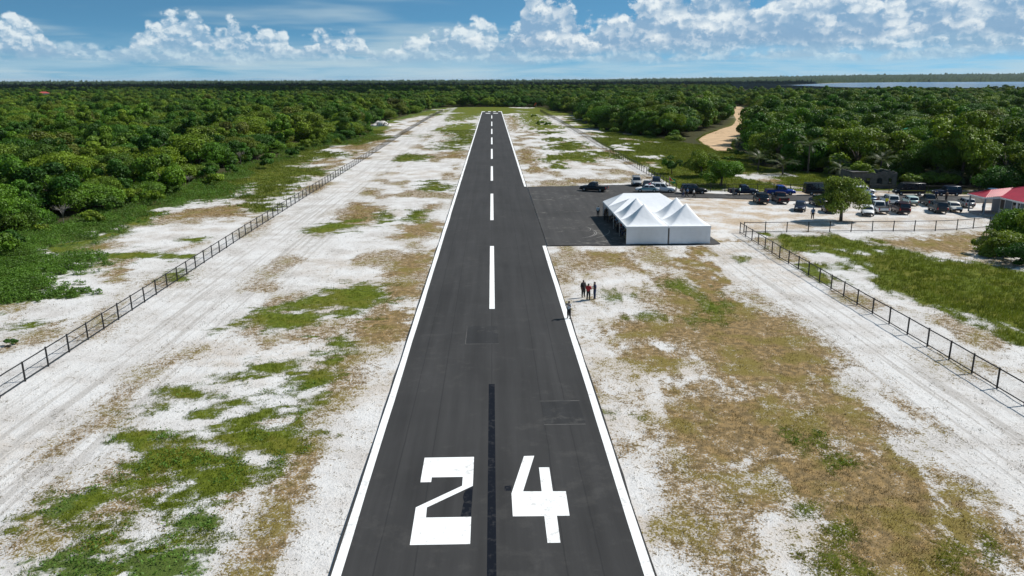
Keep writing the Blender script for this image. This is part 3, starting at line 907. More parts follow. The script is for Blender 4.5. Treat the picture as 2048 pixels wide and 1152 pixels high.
# scuffed turning marks on the apron
M_SCUFF = mat('scuff_dust', (0.20, 0.19, 0.18), 0.9, var=0.4, vscale=2)
for cx_, cy_, r_, a0_, a1_, w_ in ((9.0, 107.0, 5.4, -40, 25, .10), (9.2, 106.8, 4.9, -60, 10, .08), (9.0, 108.5, 7.4, -55, 5, .10), (10.5, 109.5, 3.4, -30, 35, .07)):
    mb = MB()
    pts_ = [math.radians(a0_ + (a1_ - a0_) * i / 14) for i in range(15)]
    vs_ = []
    for i, a in enumerate(pts_):
        ww = w_ * math.sin(math.pi * (i + .5) / 15)
        vs_ += [(cx_ + (r_ - ww) * math.cos(a), cy_ + (r_ - ww) * math.sin(a), RZ - 0.002), (cx_ + (r_ + ww) * math.cos(a), cy_ + (r_ + ww) * math.sin(a), RZ - 0.002)]
    mb.add(vs_, [(2 * i, 2 * i + 1, 2 * i + 3, 2 * i + 2) for i in range(14)])
    tag(mb.build('scuff_mark', M_SCUFF), kind='structure')

# dirt road winding into the forest on the right
dr = []
for i_ in range(len(DIRT) - 1):
    for t_ in np.linspace(0, 1, 8, endpoint=False):
        p_ = [DIRT[max(i_ - 1, 0)], DIRT[i_], DIRT[i_ + 1], DIRT[min(i_ + 2, len(DIRT) - 1)]]
        f_ = lambda k: 0.5 * (2 * p_[1][k] + (p_[2][k] - p_[0][k]) * t_ + (2 * p_[0][k] - 5 * p_[1][k] + 4 * p_[2][k] - p_[3][k]) * t_ ** 2 + (3 * p_[1][k] - p_[0][k] - 3 * p_[2][k] + p_[3][k]) * t_ ** 3)
        dr.append((f_(0), f_(1), DIRT_W[i_] * (1 - t_) + DIRT_W[i_ + 1] * t_))
mb = MB()
vs_ = []
for i_ in range(len(dr)):
    a_, b_ = dr[max(i_ - 1, 0)], dr[min(i_ + 1, len(dr) - 1)]
    tx, ty = b_[0] - a_[0], b_[1] - a_[1]
    l_ = math.hypot(tx, ty)
    nx_, ny_ = ty / l_, -tx / l_
    w_ = dr[i_][2]
    for k_ in (-1, -0.45, 0, 0.45, 1):
        vs_.append((dr[i_][0] + nx_ * w_ * k_ * (1 + rq.uniform(-.06, .06)), dr[i_][1] + ny_ * w_ * k_, 0.03 if abs(k_) < 1 else -0.02))
fs_ = []
for i_ in range(len(dr) - 1):
    for k_ in range(4):
        fs_.append((i_ * 5 + k_, i_ * 5 + k_ + 1, i_ * 5 + 5 + k_ + 1, i_ * 5 + 5 + k_))
mb.add(vs_, fs_)
M_DIRT = mat('laterite_dirt', (0.52, 0.355, 0.205), 0.95, var=0.28, vscale=0.25, bump=0.3, bscale=0.8)
tag(mb.build('dirt_road', M_DIRT), kind='structure')

# ------------------------------------------------------------------ foliage
def leaf_mat(name, ramp, trans=0.28, rough=0.55, spread=1.0):
    """leaf colour varies from tree to tree (object random) and from leaf to leaf (tint)"""
    m, T, b = mat_new(name)
    rnd = T.node('ShaderNodeObjectInfo').outputs['Random']
    tint = T.node('ShaderNodeAttribute', attribute_name='tint').outputs['Fac']
    cr = T.node('ShaderNodeValToRGB')
    T.l.new(rnd, cr.inputs[0])
    els = cr.color_ramp.elements
    while len(els) < len(ramp):
        els.new(0.5)
    for e_, (p_, c_) in zip(els, ramp):
        e_.position = p_
        e_.color = (*c_, 1)
    f = T.lin(tint, 0.0, 1.0, 1.0 - 0.45 * spread, 1.0 + 0.55 * spread)
    c = T.mix(1.0, cr.outputs[0], T.vec(f, f, T.m('MULTIPLY', f, 0.9)), 'MULTIPLY')
    T.put(b.inputs['Base Color'], c)
    b.inputs['Roughness'].default_value = rough
    b.inputs['Specular IOR Level'].default_value = 0.25
    t = T.node('ShaderNodeBsdfTranslucent')
    T.put(t.inputs['Color'], T.mix(1.0, c, (1.25, 1.25, 0.55), 'MULTIPLY'))
    mx = T.node('ShaderNodeMixShader')
    mx.inputs[0].default_value = trans
    T.l.new(b.outputs[0], mx.inputs[1])
    T.l.new(t.outputs[0], mx.inputs[2])
    out = [n for n in T.n if n.type == 'OUTPUT_MATERIAL'][0]
    T.l.new(mx.outputs[0], out.inputs[0])
    return m


M_LEAF = leaf_mat('forest_leaves', [(0.0, (0.032, 0.090, 0.010)), (0.18, (0.056, 0.142, 0.012)), (0.40, (0.096, 0.184, 0.013)), (0.56, (0.056, 0.114, 0.014)), (0.78, (0.150, 0.224, 0.015)), (0.93, (0.128, 0.180, 0.017)), (1.0, (0.105, 0.118, 0.022))], 0.24)
M_LEAF_R = leaf_mat('bright_leaves', [(0.0, (0.070, 0.130, 0.016)), (0.5, (0.105, 0.170, 0.020)), (1.0, (0.140, 0.190, 0.024))])
M_WEED = leaf_mat('weed_leaves', [(0.0, (0.090, 0.175, 0.026)), (1.0, (0.090, 0.175, 0.026))], 0.3)
M_GRASS = leaf_mat('grass_blades', [(0.0, (0.125, 0.158, 0.013)), (1.0, (0.125, 0.158, 0.013))], 0.3)
M_FIELD = leaf_mat('field_grass', [(0.0, (0.128, 0.158, 0.026)), (1.0, (0.128, 0.158, 0.026))], 0.3)
M_DRY = leaf_mat('dry_grass', [(0.0, (0.225, 0.148, 0.062)), (1.0, (0.225, 0.148, 0.062))], 0.15)
M_LITTER = leaf_mat('dead_stems', [(0.0, (0.120, 0.105, 0.075)), (1.0, (0.120, 0.105, 0.075))], 0.1)
M_BARK = mat('bark', (0.115, 0.092, 0.070), 0.9, var=0.4, vscale=2.5, bump=0.5, bscale=9)
M_GREY = mat('bleached_wood', (0.21, 0.19, 0.17), 0.9, var=0.3, vscale=3)


def leaves(P, N, size, r, aspect=0.62, up=0.25, rnd=0.75):
    """a bent leaf quad at every point; returns verts, quads"""
    n = len(P)
    d = N + r.normal(0, rnd, (n, 3))
    d[:, 2] += up
    d /= np.linalg.norm(d, axis=1, keepdims=True) + 1e-9
    t = np.cross(d, r.normal(0, 1, (n, 3)))
    t /= np.linalg.norm(t, axis=1, keepdims=True) + 1e-9
    b = np.cross(d, t)
    s = (size * r.uniform(0.6, 1.35, n))[:, None]
    w = s * aspect
    V = np.stack([P - t * s * 0.5, P + b * w * 0.5 + d * s * 0.10, P + t * s * 0.5 - d * s * 0.08, P - b * w * 0.5 + d * s * 0.10], 1)
    F = np.arange(n * 4).reshape(n, 4)
    return V.reshape(-1, 3), F


def crown_mesh(name, seed, rx, rz, zc, lobes, n, size, m, flat=0.0, gap=0.35, full=False):
    """crown of many leaf clumps around lobes spread over a dome"""
    r = np.random.default_rng(seed)
    L = []
    for i in range(lobes):
        a = r.uniform(0, 2 * math.pi)
        q = math.sqrt(r.uniform(0.02, 1.0)) * 0.78
        x, y = math.cos(a) * q * rx, math.sin(a) * q * rx
        top = math.sqrt(max(1 - q * q, 0.0))
        z = zc + rz * (top * (0.75 - flat * 0.4) - 0.25) + r.uniform(-0.22, 0.12) * rz
        if full:
            z = zc + rz * top * r.uniform(-0.75, 0.72)
        lr = rx * r.uniform(0.24, 0.42) * (1.0 - 0.25 * q)
        L.append((x, y, z, lr, lr * r.uniform(0.6, 0.85)))
    L = np.array(L)
    wgt = L[:, 3] ** 2
    idx = r.choice(lobes, n, p=wgt / wgt.sum())
    d = r.normal(0, 1, (n, 3))
    d /= np.linalg.norm(d, axis=1, keepdims=True)
    d[:, 2] = np.where((d[:, 2] < 0) & (r.random(n) < (0.3 if full else 0.62)), -d[:, 2], d[:, 2])
    # clumps: bunches of leaves pulled together on every lobe
    cl = r.normal(0, 1, (lobes, 16, 3))
    cl /= np.linalg.norm(cl, axis=2, keepdims=True)
    pick = cl[idx, r.integers(0, 16, n)]
    k = (r.random(n) < gap)[:, None]
    d = np.where(k, d, pick + r.normal(0, 0.26, (n, 3)))
    d /= np.linalg.norm(d, axis=1, keepdims=True)
    rad = r.uniform(0.80, 1.05, n) + 0.10 * k[:, 0] * r.normal(0, 1, n)
    P = L[idx, :3] + d * np.stack([L[idx, 3] * rad, L[idx, 3] * rad, L[idx, 4] * rad], 1)
    P[:, 2] = np.maximum(P[:, 2], 0.25)
    V, F = leaves(P, d * 1.3, size, r)
    me = mesh_np(name, V, F, m)
    lt = np.clip(r.random(lobes)[idx] * 0.6 + r.random(n) * 0.5, 0, 1)
    attr_f(me, 'tint', np.repeat(lt, 4))
    return me


def trunk_mesh(name, seed, h, rad, spread, zc, m, limbs=5, bare=0):
    r = random.Random(seed)
    mb = MB()
    lean = (r.uniform(-.5, .5), r.uniform(-.5, .5))
    fork = h * r.uniform(0.35, 0.5)
    mb.tube([(0, 0, -0.15), (lean[0] * .2, lean[1] * .2, fork * .5), (lean[0] * .5, lean[1] * .5, fork), (lean[0], lean[1], zc)], [rad * 1.25, rad, rad * .8, rad * .35], 7)
    for i in range(limbs):
        a = 2 * math.pi * (i + r.uniform(-.3, .3)) / limbs
        z0 = fork * r.uniform(0.75, 1.15)
        e = spread * r.uniform(0.55, 0.9)
        zt = zc + r.uniform(-.1, .35) * (h - zc)
        p0 = (lean[0] * .5, lean[1] * .5, z0)
        p1 = (p0[0] + math.cos(a) * e * .4, p0[1] + math.sin(a) * e * .4, z0 + (zt - z0) * .55)
        p2 = (p0[0] + math.cos(a) * e, p0[1] + math.sin(a) * e, zt)
        mb.tube([p0, p1, p2], [rad * .55, rad * .38, rad * .12], 5)
        for k in range(bare):
            a2 = a + r.uniform(-.9, .9)
            l2 = e * r.uniform(.3, .6)
            q = (p1[0] + math.cos(a2) * l2, p1[1] + math.sin(a2) * l2, p1[2] + r.uniform(.1, .8) * l2)
            mb.tube([p1, ((p1[0] + q[0]) / 2, (p1[1] + q[1]) / 2, p1[2] + (q[2] - p1[2]) * .65), q], [rad * .25, rad * .16, rad * .05], 4)
            for j in range(2):
                a3 = a2 + r.uniform(-1, 1)
                q2 = (q[0] + math.cos(a3) * l2 * .5, q[1] + math.sin(a3) * l2 * .5, q[2] + r.uniform(-.1, .6) * l2 * .5)
                mb.tube([q, q2], [rad * .07, rad * .025], 3)
    return mb.mesh(name, m, True)


KINDS = []      # (crown mesh, trunk mesh)
for sd_, rx_, rz_, zc_, lb_, n_, sz_, fl_, h_ in (
        (1, 5.0, 4.4, 4.6, 34, 15000, 0.33, 0.2, 8.6), (2, 6.2, 3.8, 4.2, 44, 19000, 0.34, 0.5, 8.0), (3, 4.0, 5.0, 5.2, 26, 12000, 0.32, 0.0, 9.4),
        (4, 5.6, 4.0, 4.0, 38, 17000, 0.28, 0.3, 7.6), (5, 3.4, 5.2, 5.2, 22, 11000, 0.36, 0.0, 9.8), (6, 4.8, 3.4, 3.4, 30, 13000, 0.27, 0.4, 7.0),
        (7, 5.2, 4.6, 4.9, 18, 10000, 0.46, 0.1, 9.0), (9, 4.6, 4.8, 5.2, 11, 4200, 0.34, 0.0, 9.6), (8, 3.0, 3.2, 3.4, 16, 8000, 0.26, 0.1, 6.0)):
    KINDS.append((crown_mesh('crown', sd_, rx_, rz_, zc_, lb_, n_, sz_, M_LEAF, fl_, 0.35, sd_ in (3, 5, 7, 9)), trunk_mesh('trunk', sd_, h_, 0.20, rx_ * .7, zc_, M_BARK)))
BUSH = [crown_mesh('crown', 40 + k_, 1.6, 1.4, 0.95, 9, 1800, 0.26, M_LEAF_R if k_ == 0 else M_LEAF, 0.2) for k_ in range(2)]


def tree(name, kind, x, y, s, rz, label, group, sz=1.0, cat='tree', z=-0.05):
    t = thing(name, label, cat, (x, y, z), rz, group, (s, s, s * sz))
    link('crown', kind[0], t)
    if kind[1] is not None:
        link('trunk', kind[1], t)
    return t


# ---- where the trees stand
def in_view(X, Y, mrg):
    """wedge of ground the camera can see, with a margin to both sides"""
    a = np.arctan2(X, Y)
    return (Y > 20) & (a > math.radians(-33.5) - mrg / np.maximum(Y, 30)) & (a < math.radians(36.5) + mrg / np.maximum(Y, 30))


def jitter(x0, x1, y0, y1, st, r):
    a = np.arange(x0, x1, st)
    b = np.arange(y0, y1, st)
    A, B = np.meshgrid(a, b)
    A = A + (np.arange(len(b)) % 2)[:, None] * st * 0.5
    return (A + r.uniform(-.62, .62, A.shape) * st).ravel(), (B + r.uniform(-.62, .62, A.shape) * st).ravel()


tr_pts = []
for (x0_, x1_, y0_, y1_, st_, sg_) in ((-330, 330, 20, 360, 5.9, 0.90), (-640, 640, 360, 800, 7.0, 0.92), (-1100, 1200, 800, 1450, 9.5, 1.0), (-1900, 2000, 1450, 2500, 13.0, 1.05)):
    X_, Y_ = jitter(x0_, x1_, y0_, y1_, st_, RNG)
    fm_ = forest_mask(X_, Y_)
    ok_ = in_view(X_, Y_, 16.0) & (fm_ > 2.0) & (dirt_dist(X_, Y_) > np.where(Y_ < 440, 5.6, 4.0)) & (poly_sd(X_, Y_, LAKE) > 30)
    ok_ &= ~((X_ > 60) & (X_ < 95) & (Y_ > 95) & (Y_ < 146))
    # a glade on the right and clearings
    ok_ &= ~((X_ > 0.30 * Y_) & (Y_ > 1080))          # low marsh before the lake
    ok_ &= ~((np.abs(X_ - 158) < 13) & (np.abs(Y_ - 268) < 9))
    ok_ &= ~((np.abs(X_ - 122 * (Y_ / 236.0)) < 5.5) & (Y_ > 205) & (Y_ < 248))
    ok_ &= ~((np.abs(X_ + 541) < 14) & (Y_ > 930) & (Y_ < 1000)) & ~((np.abs(X_ + 16) < 12) & (Y_ > 850) & (Y_ < 925))
    ok_ &= (fbm(X_ * 0.02, Y_ * 0.02, 3, 7) > 0.24) | (Y_ < 220)
    X_, Y_, fm_ = X_[ok_], Y_[ok_], fm_[ok_]
    hgt_ = 0.62 + 0.50 * fbm(X_ * 0.016, Y_ * 0.016, 3, 15) + RNG.uniform(-.36, .40, len(X_))
    hgt_ = hgt_ * (1 + 0.26 * sst(Y_, 190, 400) * (1 - sst(Y_, 560, 760) * 0.9))        # the forest stands tallest some way back
    hgt_ = np.minimum(hgt_, 1.32)
    hgt_ = hgt_ * np.clip(0.86 + fm_ * 0.02, 0.84, 1.0) * np.where((X_ > 0) & (Y_ < 580), 1.22, 1.06)
    tr_pts.append(np.stack([X_, Y_, hgt_ * sg_, np.where(fm_ < 8, -1.5, -0.2) - 0.1], 1))
tr_pts = np.concatenate(tr_pts)
dcam = np.hypot(tr_pts[:, 0], tr_pts[:, 1])
order = np.argsort(dcam)
tr_pts = tr_pts[order]
N_IND = 300
kinds_ = RNG.integers(0, len(KINDS), len(tr_pts))
first_crowns = {}
ADJ = ['round-topped leafy', 'broad spreading', 'tall oval', 'wide fine-leaved', 'narrow upright', 'low flat-topped', 'large-leaved', 'thin open-crowned', 'small young']
for i_ in range(N_IND):
    x_, y_, s_, z_ = (float(v) for v in tr_pts[i_])
    k_ = int(kinds_[i_])
    if x_ < 0:
        ed_ = forest_mask(np.array([x_]), np.array([y_]))[0] < 8
        if y_ < 130:
            lb_, gp_ = ('leafy broadleaf tree on the forest edge behind the tall weeds at the left', 'nearest edge trees of the left forest') if ed_ else ('broadleaf tree inside the dense green forest at the left edge of the photo', 'nearest inner trees of the left forest')
        else:
            lb_, gp_ = ('leafy tree on the forest edge beyond the left fence', 'edge trees of the left forest') if ed_ else ('dense broadleaf tree in the canopy left of the runway', 'inner trees of the left forest')
    else:
        if y_ < 150:
            lb_, gp_ = 'dark leafy tree behind the red-roofed house at the right edge', 'trees behind the red-roofed house'
        else:
            lb_, gp_ = 'dense broadleaf tree in the forest behind the car park', 'trees of the forest behind the car park'
    lb_ = lb_.replace('dense broadleaf', ADJ[k_]).replace('leafy broadleaf', ADJ[k_]).replace('broadleaf', ADJ[k_], 1) if 'broadleaf' in lb_ else lb_.replace('leafy', ADJ[k_])
    t_ = tree('forest_tree', KINDS[k_], x_, y_, s_, random.uniform(0, 6.28), lb_, gp_, random.uniform(0.9, 1.12), 'tree', z_)
    t_.scale.y *= random.uniform(0.78, 1.25)
    if k_ not in first_crowns:
        first_crowns[k_] = [c for c in t_.children if c.name.startswith('crown')][0]


def scatter(name, pts, scales, rots, idx, objs, sz=None):
    """one object that carries copies of the given crowns on its points"""
    me = bpy.data.meshes.new(name)
    me.vertices.add(len(pts))
    me.vertices.foreach_set('co', np.asarray(pts, dtype=np.float32).ravel())
    a = me.attributes.new('sc', 'FLOAT_VECTOR', 'POINT')
    s3 = np.stack([scales, scales * RNG.uniform(0.78, 1.25, len(scales)), scales * (1.0 if sz is None else sz)], 1).astype(np.float32)
    a.data.foreach_set('vector', s3.ravel())
    a = me.attributes.new('rot', 'FLOAT_VECTOR', 'POINT')
    a.data.foreach_set('vector', np.stack([rots * 0, rots * 0, rots], 1).astype(np.float32).ravel())
    a = me.attributes.new('ix', 'INT', 'POINT')
    a.data.foreach_set('value', np.asarray(idx, dtype=np.int32))
    o = link(name, me)
    ng = bpy.data.node_groups.new(name, 'GeometryNodeTree')
    ng.interface.new_socket('Geometry', in_out='INPUT', socket_type='NodeSocketGeometry')
    ng.interface.new_socket('Geometry', in_out='OUTPUT', socket_type='NodeSocketGeometry')
    N = ng.nodes
    gi, go = N.new('NodeGroupInput'), N.new('NodeGroupOutput')
    iop = N.new('GeometryNodeInstanceOnPoints')
    g2i = N.new('GeometryNodeGeometryToInstance')
    for ob in reversed(objs):
        oi = N.new('GeometryNodeObjectInfo')
        oi.transform_space = 'ORIGINAL'
        oi.inputs['Object'].default_value = ob
        oi.inputs['As Instance'].default_value = True
        ng.links.new(oi.outputs['Geometry'], g2i.inputs[0])

    def at(n, t):
        q = N.new('GeometryNodeInputNamedAttribute')
        q.data_type = t
        q.inputs['Name'].default_value = n
        return q.outputs['Attribute']
    # separate instances so that each point picks one crown
    jg = N.new('GeometryNodeJoinGeometry')
    for nd in list(N):
        if nd.type == 'OBJECT_INFO' or nd.bl_idname == 'GeometryNodeObjectInfo':
            ng.links.new(nd.outputs['Geometry'], jg.inputs[0])
    N.remove(g2i)
    ng.links.new(gi.outputs[0], iop.inputs['Points'])
    ng.links.new(jg.outputs[0], iop.inputs['Instance'])
    iop.inputs['Pick Instance'].default_value = True
    ng.links.new(at('ix', 'INT'), iop.inputs['Instance Index'])
    e2r = N.new('FunctionNodeEulerToRotation')
    ng.links.new(at('rot', 'FLOAT_VECTOR'), e2r.inputs[0])
    ng.links.new(e2r.outputs[0], iop.inputs['Rotation'])
    ng.links.new(at('sc', 'FLOAT_VECTOR'), iop.inputs['Scale'])
    ng.links.new(iop.outputs[0], go.inputs[0])
    md = o.modifiers.new('scatter', 'NODES')
    md.node_group = ng
    return o


rest = tr_pts[N_IND:]
cr_ = [first_crowns[k] for k in sorted(first_crowns)]
fo = scatter('forest', np.stack([rest[:, 0], rest[:, 1], rest[:, 3]], 1), rest[:, 2], RNG.uniform(0, 6.28, len(rest)),
             RNG.integers(0, len(cr_), len(rest)), cr_, RNG.uniform(0.78, 1.14, len(rest)))
tag(fo, 'unbroken green forest canopy reaching to the horizon behind the nearer trees', 'forest', kind='stuff')


# ---- canopy too far to tell the trees apart
def far_canopy():
    an = np.radians(np.arange(-37, 40.5, 0.055))
    ra = 2380 * np.exp(np.linspace(0, math.log(15000 / 2380.0), 150))
    A, Rr = np.meshgrid(an, ra)
    X, Y = Rr * np.sin(A), Rr * np.cos(A)
    r = np.random.default_rng(3)
    z = 7 + 5 * (fbm(X * 0.004, Y * 0.004, 3, 9) - 0.5) + r.uniform(-1, 1, X.shape) * (2.4 + Rr * 0.0008) + (r.random(X.shape) > 0.95) * r.uniform(2, 7, X.shape) * (1 + Rr / 4500)
    z = z + 12 * sst(Rr, 3500, 9000)
    hill = sst(np.degrees(A), 3, 30) * sst(Rr, 6500, 13000) * 62
    z = z + hill
    sd = poly_sd(X.ravel(), Y.ravel(), LAKE).reshape(X.shape)
    z = np.where((X > 0.28 * Y) & (Rr < 4600), 1.0 + 0.12 * (z - 7), z)        # marsh round the near shore
    z = np.where(sd < 60, -3.0, z)
    z[0, :] = -1.5
    nxx, nyy = X.shape[1], X.shape[0]
    i = np.arange((nxx - 1) * (nyy - 1))
    q = (i // (nxx - 1)) * nxx + i % (nxx - 1)
    F = np.stack([q, q + nxx, q + nxx + 1, q + 1], 1)
    me = mesh_np('far_forest', np.stack([X.ravel(), Y.ravel(), z.ravel()], 1), F, None)
    m, T, b = mat_new('far_canopy')
    pos = T.node('ShaderNodeNewGeometry').outputs['Position']
    n = T.noise(pos, 0.02, 5, 0.7)
    n2 = T.noise(pos, 0.0016, 3, 0.6)
    c = T.mix(T.sstep(n, 0.35, 0.65), (0.012, 0.028, 0.010), (0.036, 0.060, 0.018))  # greens darkened: shade between the crowns, which this mesh lacks, is put into the colour
    c = T.mix(T.sstep(n2, 0.45, 0.62), c, (0.022, 0.040, 0.014))
    T.put(b.inputs['Base Color'], c)
    b.inputs['Roughness'].default_value = 0.9
    b.inputs['Specular IOR Level'].default_value = 0.1
    me.materials.append(m)
    tag(link('far_forest', me), 'far forest canopy along the horizon and behind the lake', 'forest', kind='stuff')


far_canopy()


# ---- grass, weeds and litter near the runway (each one object: nobody could count it)
def tufts(name, X, Y, h, nb, width, m, seed, spread=0.10, lean=0.55, z0=-0.06):
    """every point grows nb thin blades"""
    r = np.random.default_rng(seed)
    n = len(X) * nb
    bx = np.repeat(X, nb) + r.normal(0, spread, n)
    by = np.repeat(Y, nb) + r.normal(0, spread, n)
    hh = np.repeat(h, nb) * r.uniform(0.55, 1.2, n)
    a = r.uniform(0, 2 * math.pi, n)
    le = hh * r.uniform(0.1, 1.0, n) * lean
    w = width * r.uniform(0.6, 1.4, n)
    a2 = r.uniform(0, 2 * math.pi, n)
    z = np.full(n, z0)
    p0 = np.stack([bx - np.cos(a2) * w, by - np.sin(a2) * w, z], 1)
    p1 = np.stack([bx + np.cos(a2) * w, by + np.sin(a2) * w, z], 1)
    p2 = np.stack([bx + np.cos(a) * le, by + np.sin(a) * le, z + hh], 1)
    V = np.stack([p0, p1, p2], 1).reshape(-1, 3)
    me = mesh_np(name, V, np.arange(n * 3).reshape(n, 3), m)
    tt = np.clip(np.repeat(fbm(X * 0.6, Y * 0.6, 3, seed), nb) * 0.9 - 0.2 + r.random(n) * 0.5, 0, 1)
    attr_f(me, 'tint', np.repeat(tt, 3))
    return link(name, me)


def sample(n, x0, x1, y0, y1, r, near=True):
    X = r.uniform(x0, x1, n)
    u = r.random(n)
    Y = 1.0 / (1.0 / y0 + u * (1.0 / y1 - 1.0 / y0)) if near else r.uniform(y0, y1, n)     # denser close by, where each tuft still shows
    return X, Y


rg = np.random.default_rng(99)
PAVED = lambda X, Y: ((X > -7.3) & (X < 7.0)) | ((X > 6) & (X < 29.6) & (Y > 98) & (Y < 158)) | ((X > 29) & (Y > 129) & (Y < 150))
X_, Y_ = sample(330000, -80, 80, 26, 170, rg)
g_, d_, w_, f_, b_ = ground_masks(X_, Y_)
pv_ = PAVED(X_, Y_)
u_ = rg.random(len(X_))
k_ = (~pv_) & (g_ > 0.30) & (w_ < 0.5) & (u_ < g_ * 0.85) & ~((X_ > 36) & (Y_ < 106))
tag(tufts('green_grass', X_[k_], Y_[k_], 0.10 + 0.12 * rg.random(k_.sum()), 6, 0.016 + 0, M_GRASS, 1), 'short bright green grass growing in patches on the white sand', 'grass', kind='stuff')
k_ = (~pv_) & (d_ > 0.40) & (g_ < 0.5) & (u_ < d_ * 0.55)
tag(tufts('dry_grass', X_[k_], Y_[k_], 0.06 + 0.09 * rg.random(k_.sum()), 5, 0.014, M_DRY, 2, 0.16, 1.0), 'dry tan grass spread over the sand beside the runway', 'grass', kind='stuff')
k_ = (~pv_) & (g_ < 0.3) & (f_ < 0.3) & (u_ < 0.075 * (0.2 + 2.0 * fbm(X_ * 0.35, Y_ * 0.35, 3, 71) ** 2)) & (np.abs(X_ + 29.5) > 2)
tag(tufts('dead_stems', X_[k_], Y_[k_], 0.07 + 0.14 * rg.random(k_.sum()), 4, 0.013, M_LITTER, 3, 0.12, 1.2), 'dark dead stems and litter strewn over the white sand', 'dead grass', kind='stuff')
k_ = (~pv_) & (X_ > 36) & (Y_ < 106) & (g_ > 0.4) & (u_ < g_)
tag(tufts('field_grass', X_[k_], Y_[k_], 0.18 + 0.30 * rg.random(k_.sum()), 7, 0.026, M_FIELD, 4, 0.16, 0.7), 'rough knee-high grass in the field beyond the right fence', 'grass', kind='stuff')


X_, Y_ = sample(210000, -75, 95, 120, 345, rg, False)
k_ = in_view(X_, Y_, 4) & ~PAVED(X_, Y_)
X_, Y_ = X_[k_], Y_[k_]
g_, d_, w_, f_, b_ = ground_masks(X_, Y_)
u_ = rg.random(len(X_))
k_ = (g_ > 0.35) & (u_ < g_ * (0.35 + 1.3 * fbm(X_ * .18, Y_ * .12, 3, 201))) & (f_ < 0.8)
h_ = 0.14 + 0.50 * fbm(X_[k_] * .10, Y_[k_] * .08, 3, 202) ** 2 * (np.abs(X_[k_]) > 35) + 0.10 * rg.random(k_.sum())
tag(tufts('rough_grass', X_[k_], Y_[k_], h_, 5, 0.05, M_FIELD, 9, 0.22, 0.8), 'rough green grass on both sides of the fences in the middle distance', 'grass', kind='stuff')
k_ = (d_ > 0.45) & (g_ < 0.4) & (u_ < d_ * 0.45)
tag(tufts('rough_dry_grass', X_[k_], Y_[k_], 0.08 + 0.14 * rg.random(k_.sum()), 4, 0.05, M_DRY, 10, 0.22, 1.0), 'sparse dry grass on the sand in the middle distance', 'grass', kind='stuff')


def weeds(name, X, Y, h, m, seed, nl, size):
    """leafy stems: leaves stacked up a short stalk"""
    r = np.random.default_rng(seed)
    n = len(X) * nl
    hh = np.repeat(h, nl)
    t = r.random(n) ** 0.7
    P = np.stack([np.repeat(X, nl) + r.normal(0, 0.13, n), np.repeat(Y, nl) + r.normal(0, 0.13, n), hh * t], 1)
    N = np.stack([r.normal(0, .5, n), r.normal(0, .5, n), np.ones(n) * .5], 1)
    V, F = leaves(P, N, size, r, 0.5, 0.2, 0.6)
    me = mesh_np(name, V, F, m)
    attr_f(me, 'tint', np.repeat(np.clip(np.repeat(fbm(X * .35, Y * .35, 3, seed), nl) - 0.25 + r.random(n) * 0.5, 0, 1), 4))
    return link(name, me)


X_, Y_ = sample(90000, -95, -34, 50, 330, rg)
g_, d_, w_, f_, b_ = ground_masks(X_, Y_)
k_ = (w_ > 0.56) & in_view(X_, Y_, 6) & (f_ < 0.9)
tag(weeds('tall_weeds', X_[k_], Y_[k_], (0.35 + 1.1 * fbm(X_[k_] * .12, Y_[k_] * .12, 3, 2)) * np.clip((w_[k_] - 0.40) * 2.2, 0.2, 1.0), M_WEED, 5, 13, 0.20), 'tall bright green weeds along the foot of the left forest', 'weeds', kind='stuff')
X_, Y_ = sample(16000, -34, 20, 27, 60, rg)
g_, d_, w_, f_, b_ = ground_masks(X_, Y_)
k_ = (w_ > 0.5) & ~PAVED(X_, Y_)
k2_ = (~k_) & (g_ > 0.4) & (fbm(X_ * .5, Y_ * .5, 3, 55) > 0.60) & ~PAVED(X_, Y_)
k_ = (k_ & (rg.random(len(X_)) < 0.5)) | k2_
tag(weeds('leafy_weeds', X_[k_], Y_[k_], 0.10 + 0.22 * rg.random(k_.sum()), M_WEED, 6, 7, 0.13), 'low leafy weeds among the grass in the lower left corner', 'weeds', kind='stuff')


# ---- broken cumulus above the far forest, over the top of the picture: it shades the canopy there
M_CLOUD = mat('cloud_white', (0.8, 0.8, 0.82), 1.0, spec=0.0)
rcl = np.random.default_rng(6)
for cx_, cy_, w_ in ((-700, 2300, 900), (450, 2500, 1000), (1500, 2900, 1100), (2700, 2300, 900), (-200, 3700, 1300), (1800, 4300, 1400), (3300, 3600, 1000), (-1500, 3300, 1000), (900, 1600, 420), (2200, 1700, 380)):
    Vs_, Fs_, k_ = [], [], 0
    for i_ in range(26):
        V_, F_a = ICO[2]
        r_ = w_ * rcl.uniform(0.16, 0.30)
        c_ = np.array([rcl.normal(0, .42) * w_, rcl.normal(0, .30) * w_, r_ * rcl.uniform(0.2, 0.6)])
        P_ = V_ * r_ * np.array([1.2, 1.0, 0.75]) * (1 + 0.12 * np.sin(V_ @ rcl.normal(0, 4, 3)))[:, None] + c_
        P_[:, 2] = np.where(P_[:, 2] < 0, P_[:, 2] * .15, P_[:, 2])
        Vs_.append(P_)
        Fs_.append(F_a + k_)
        k_ += len(V_)
    tag(link('cloud', mesh_np('cloud', np.concatenate(Vs_), np.concatenate(Fs_), M_CLOUD, True), None, (cx_, cy_, 1250)), kind='structure')

# ------------------------------------------------------------------ fences
M_POST = mat('dark_fence_steel', (0.009, 0.009, 0.009), 0.6, var=0.3, vscale=4)


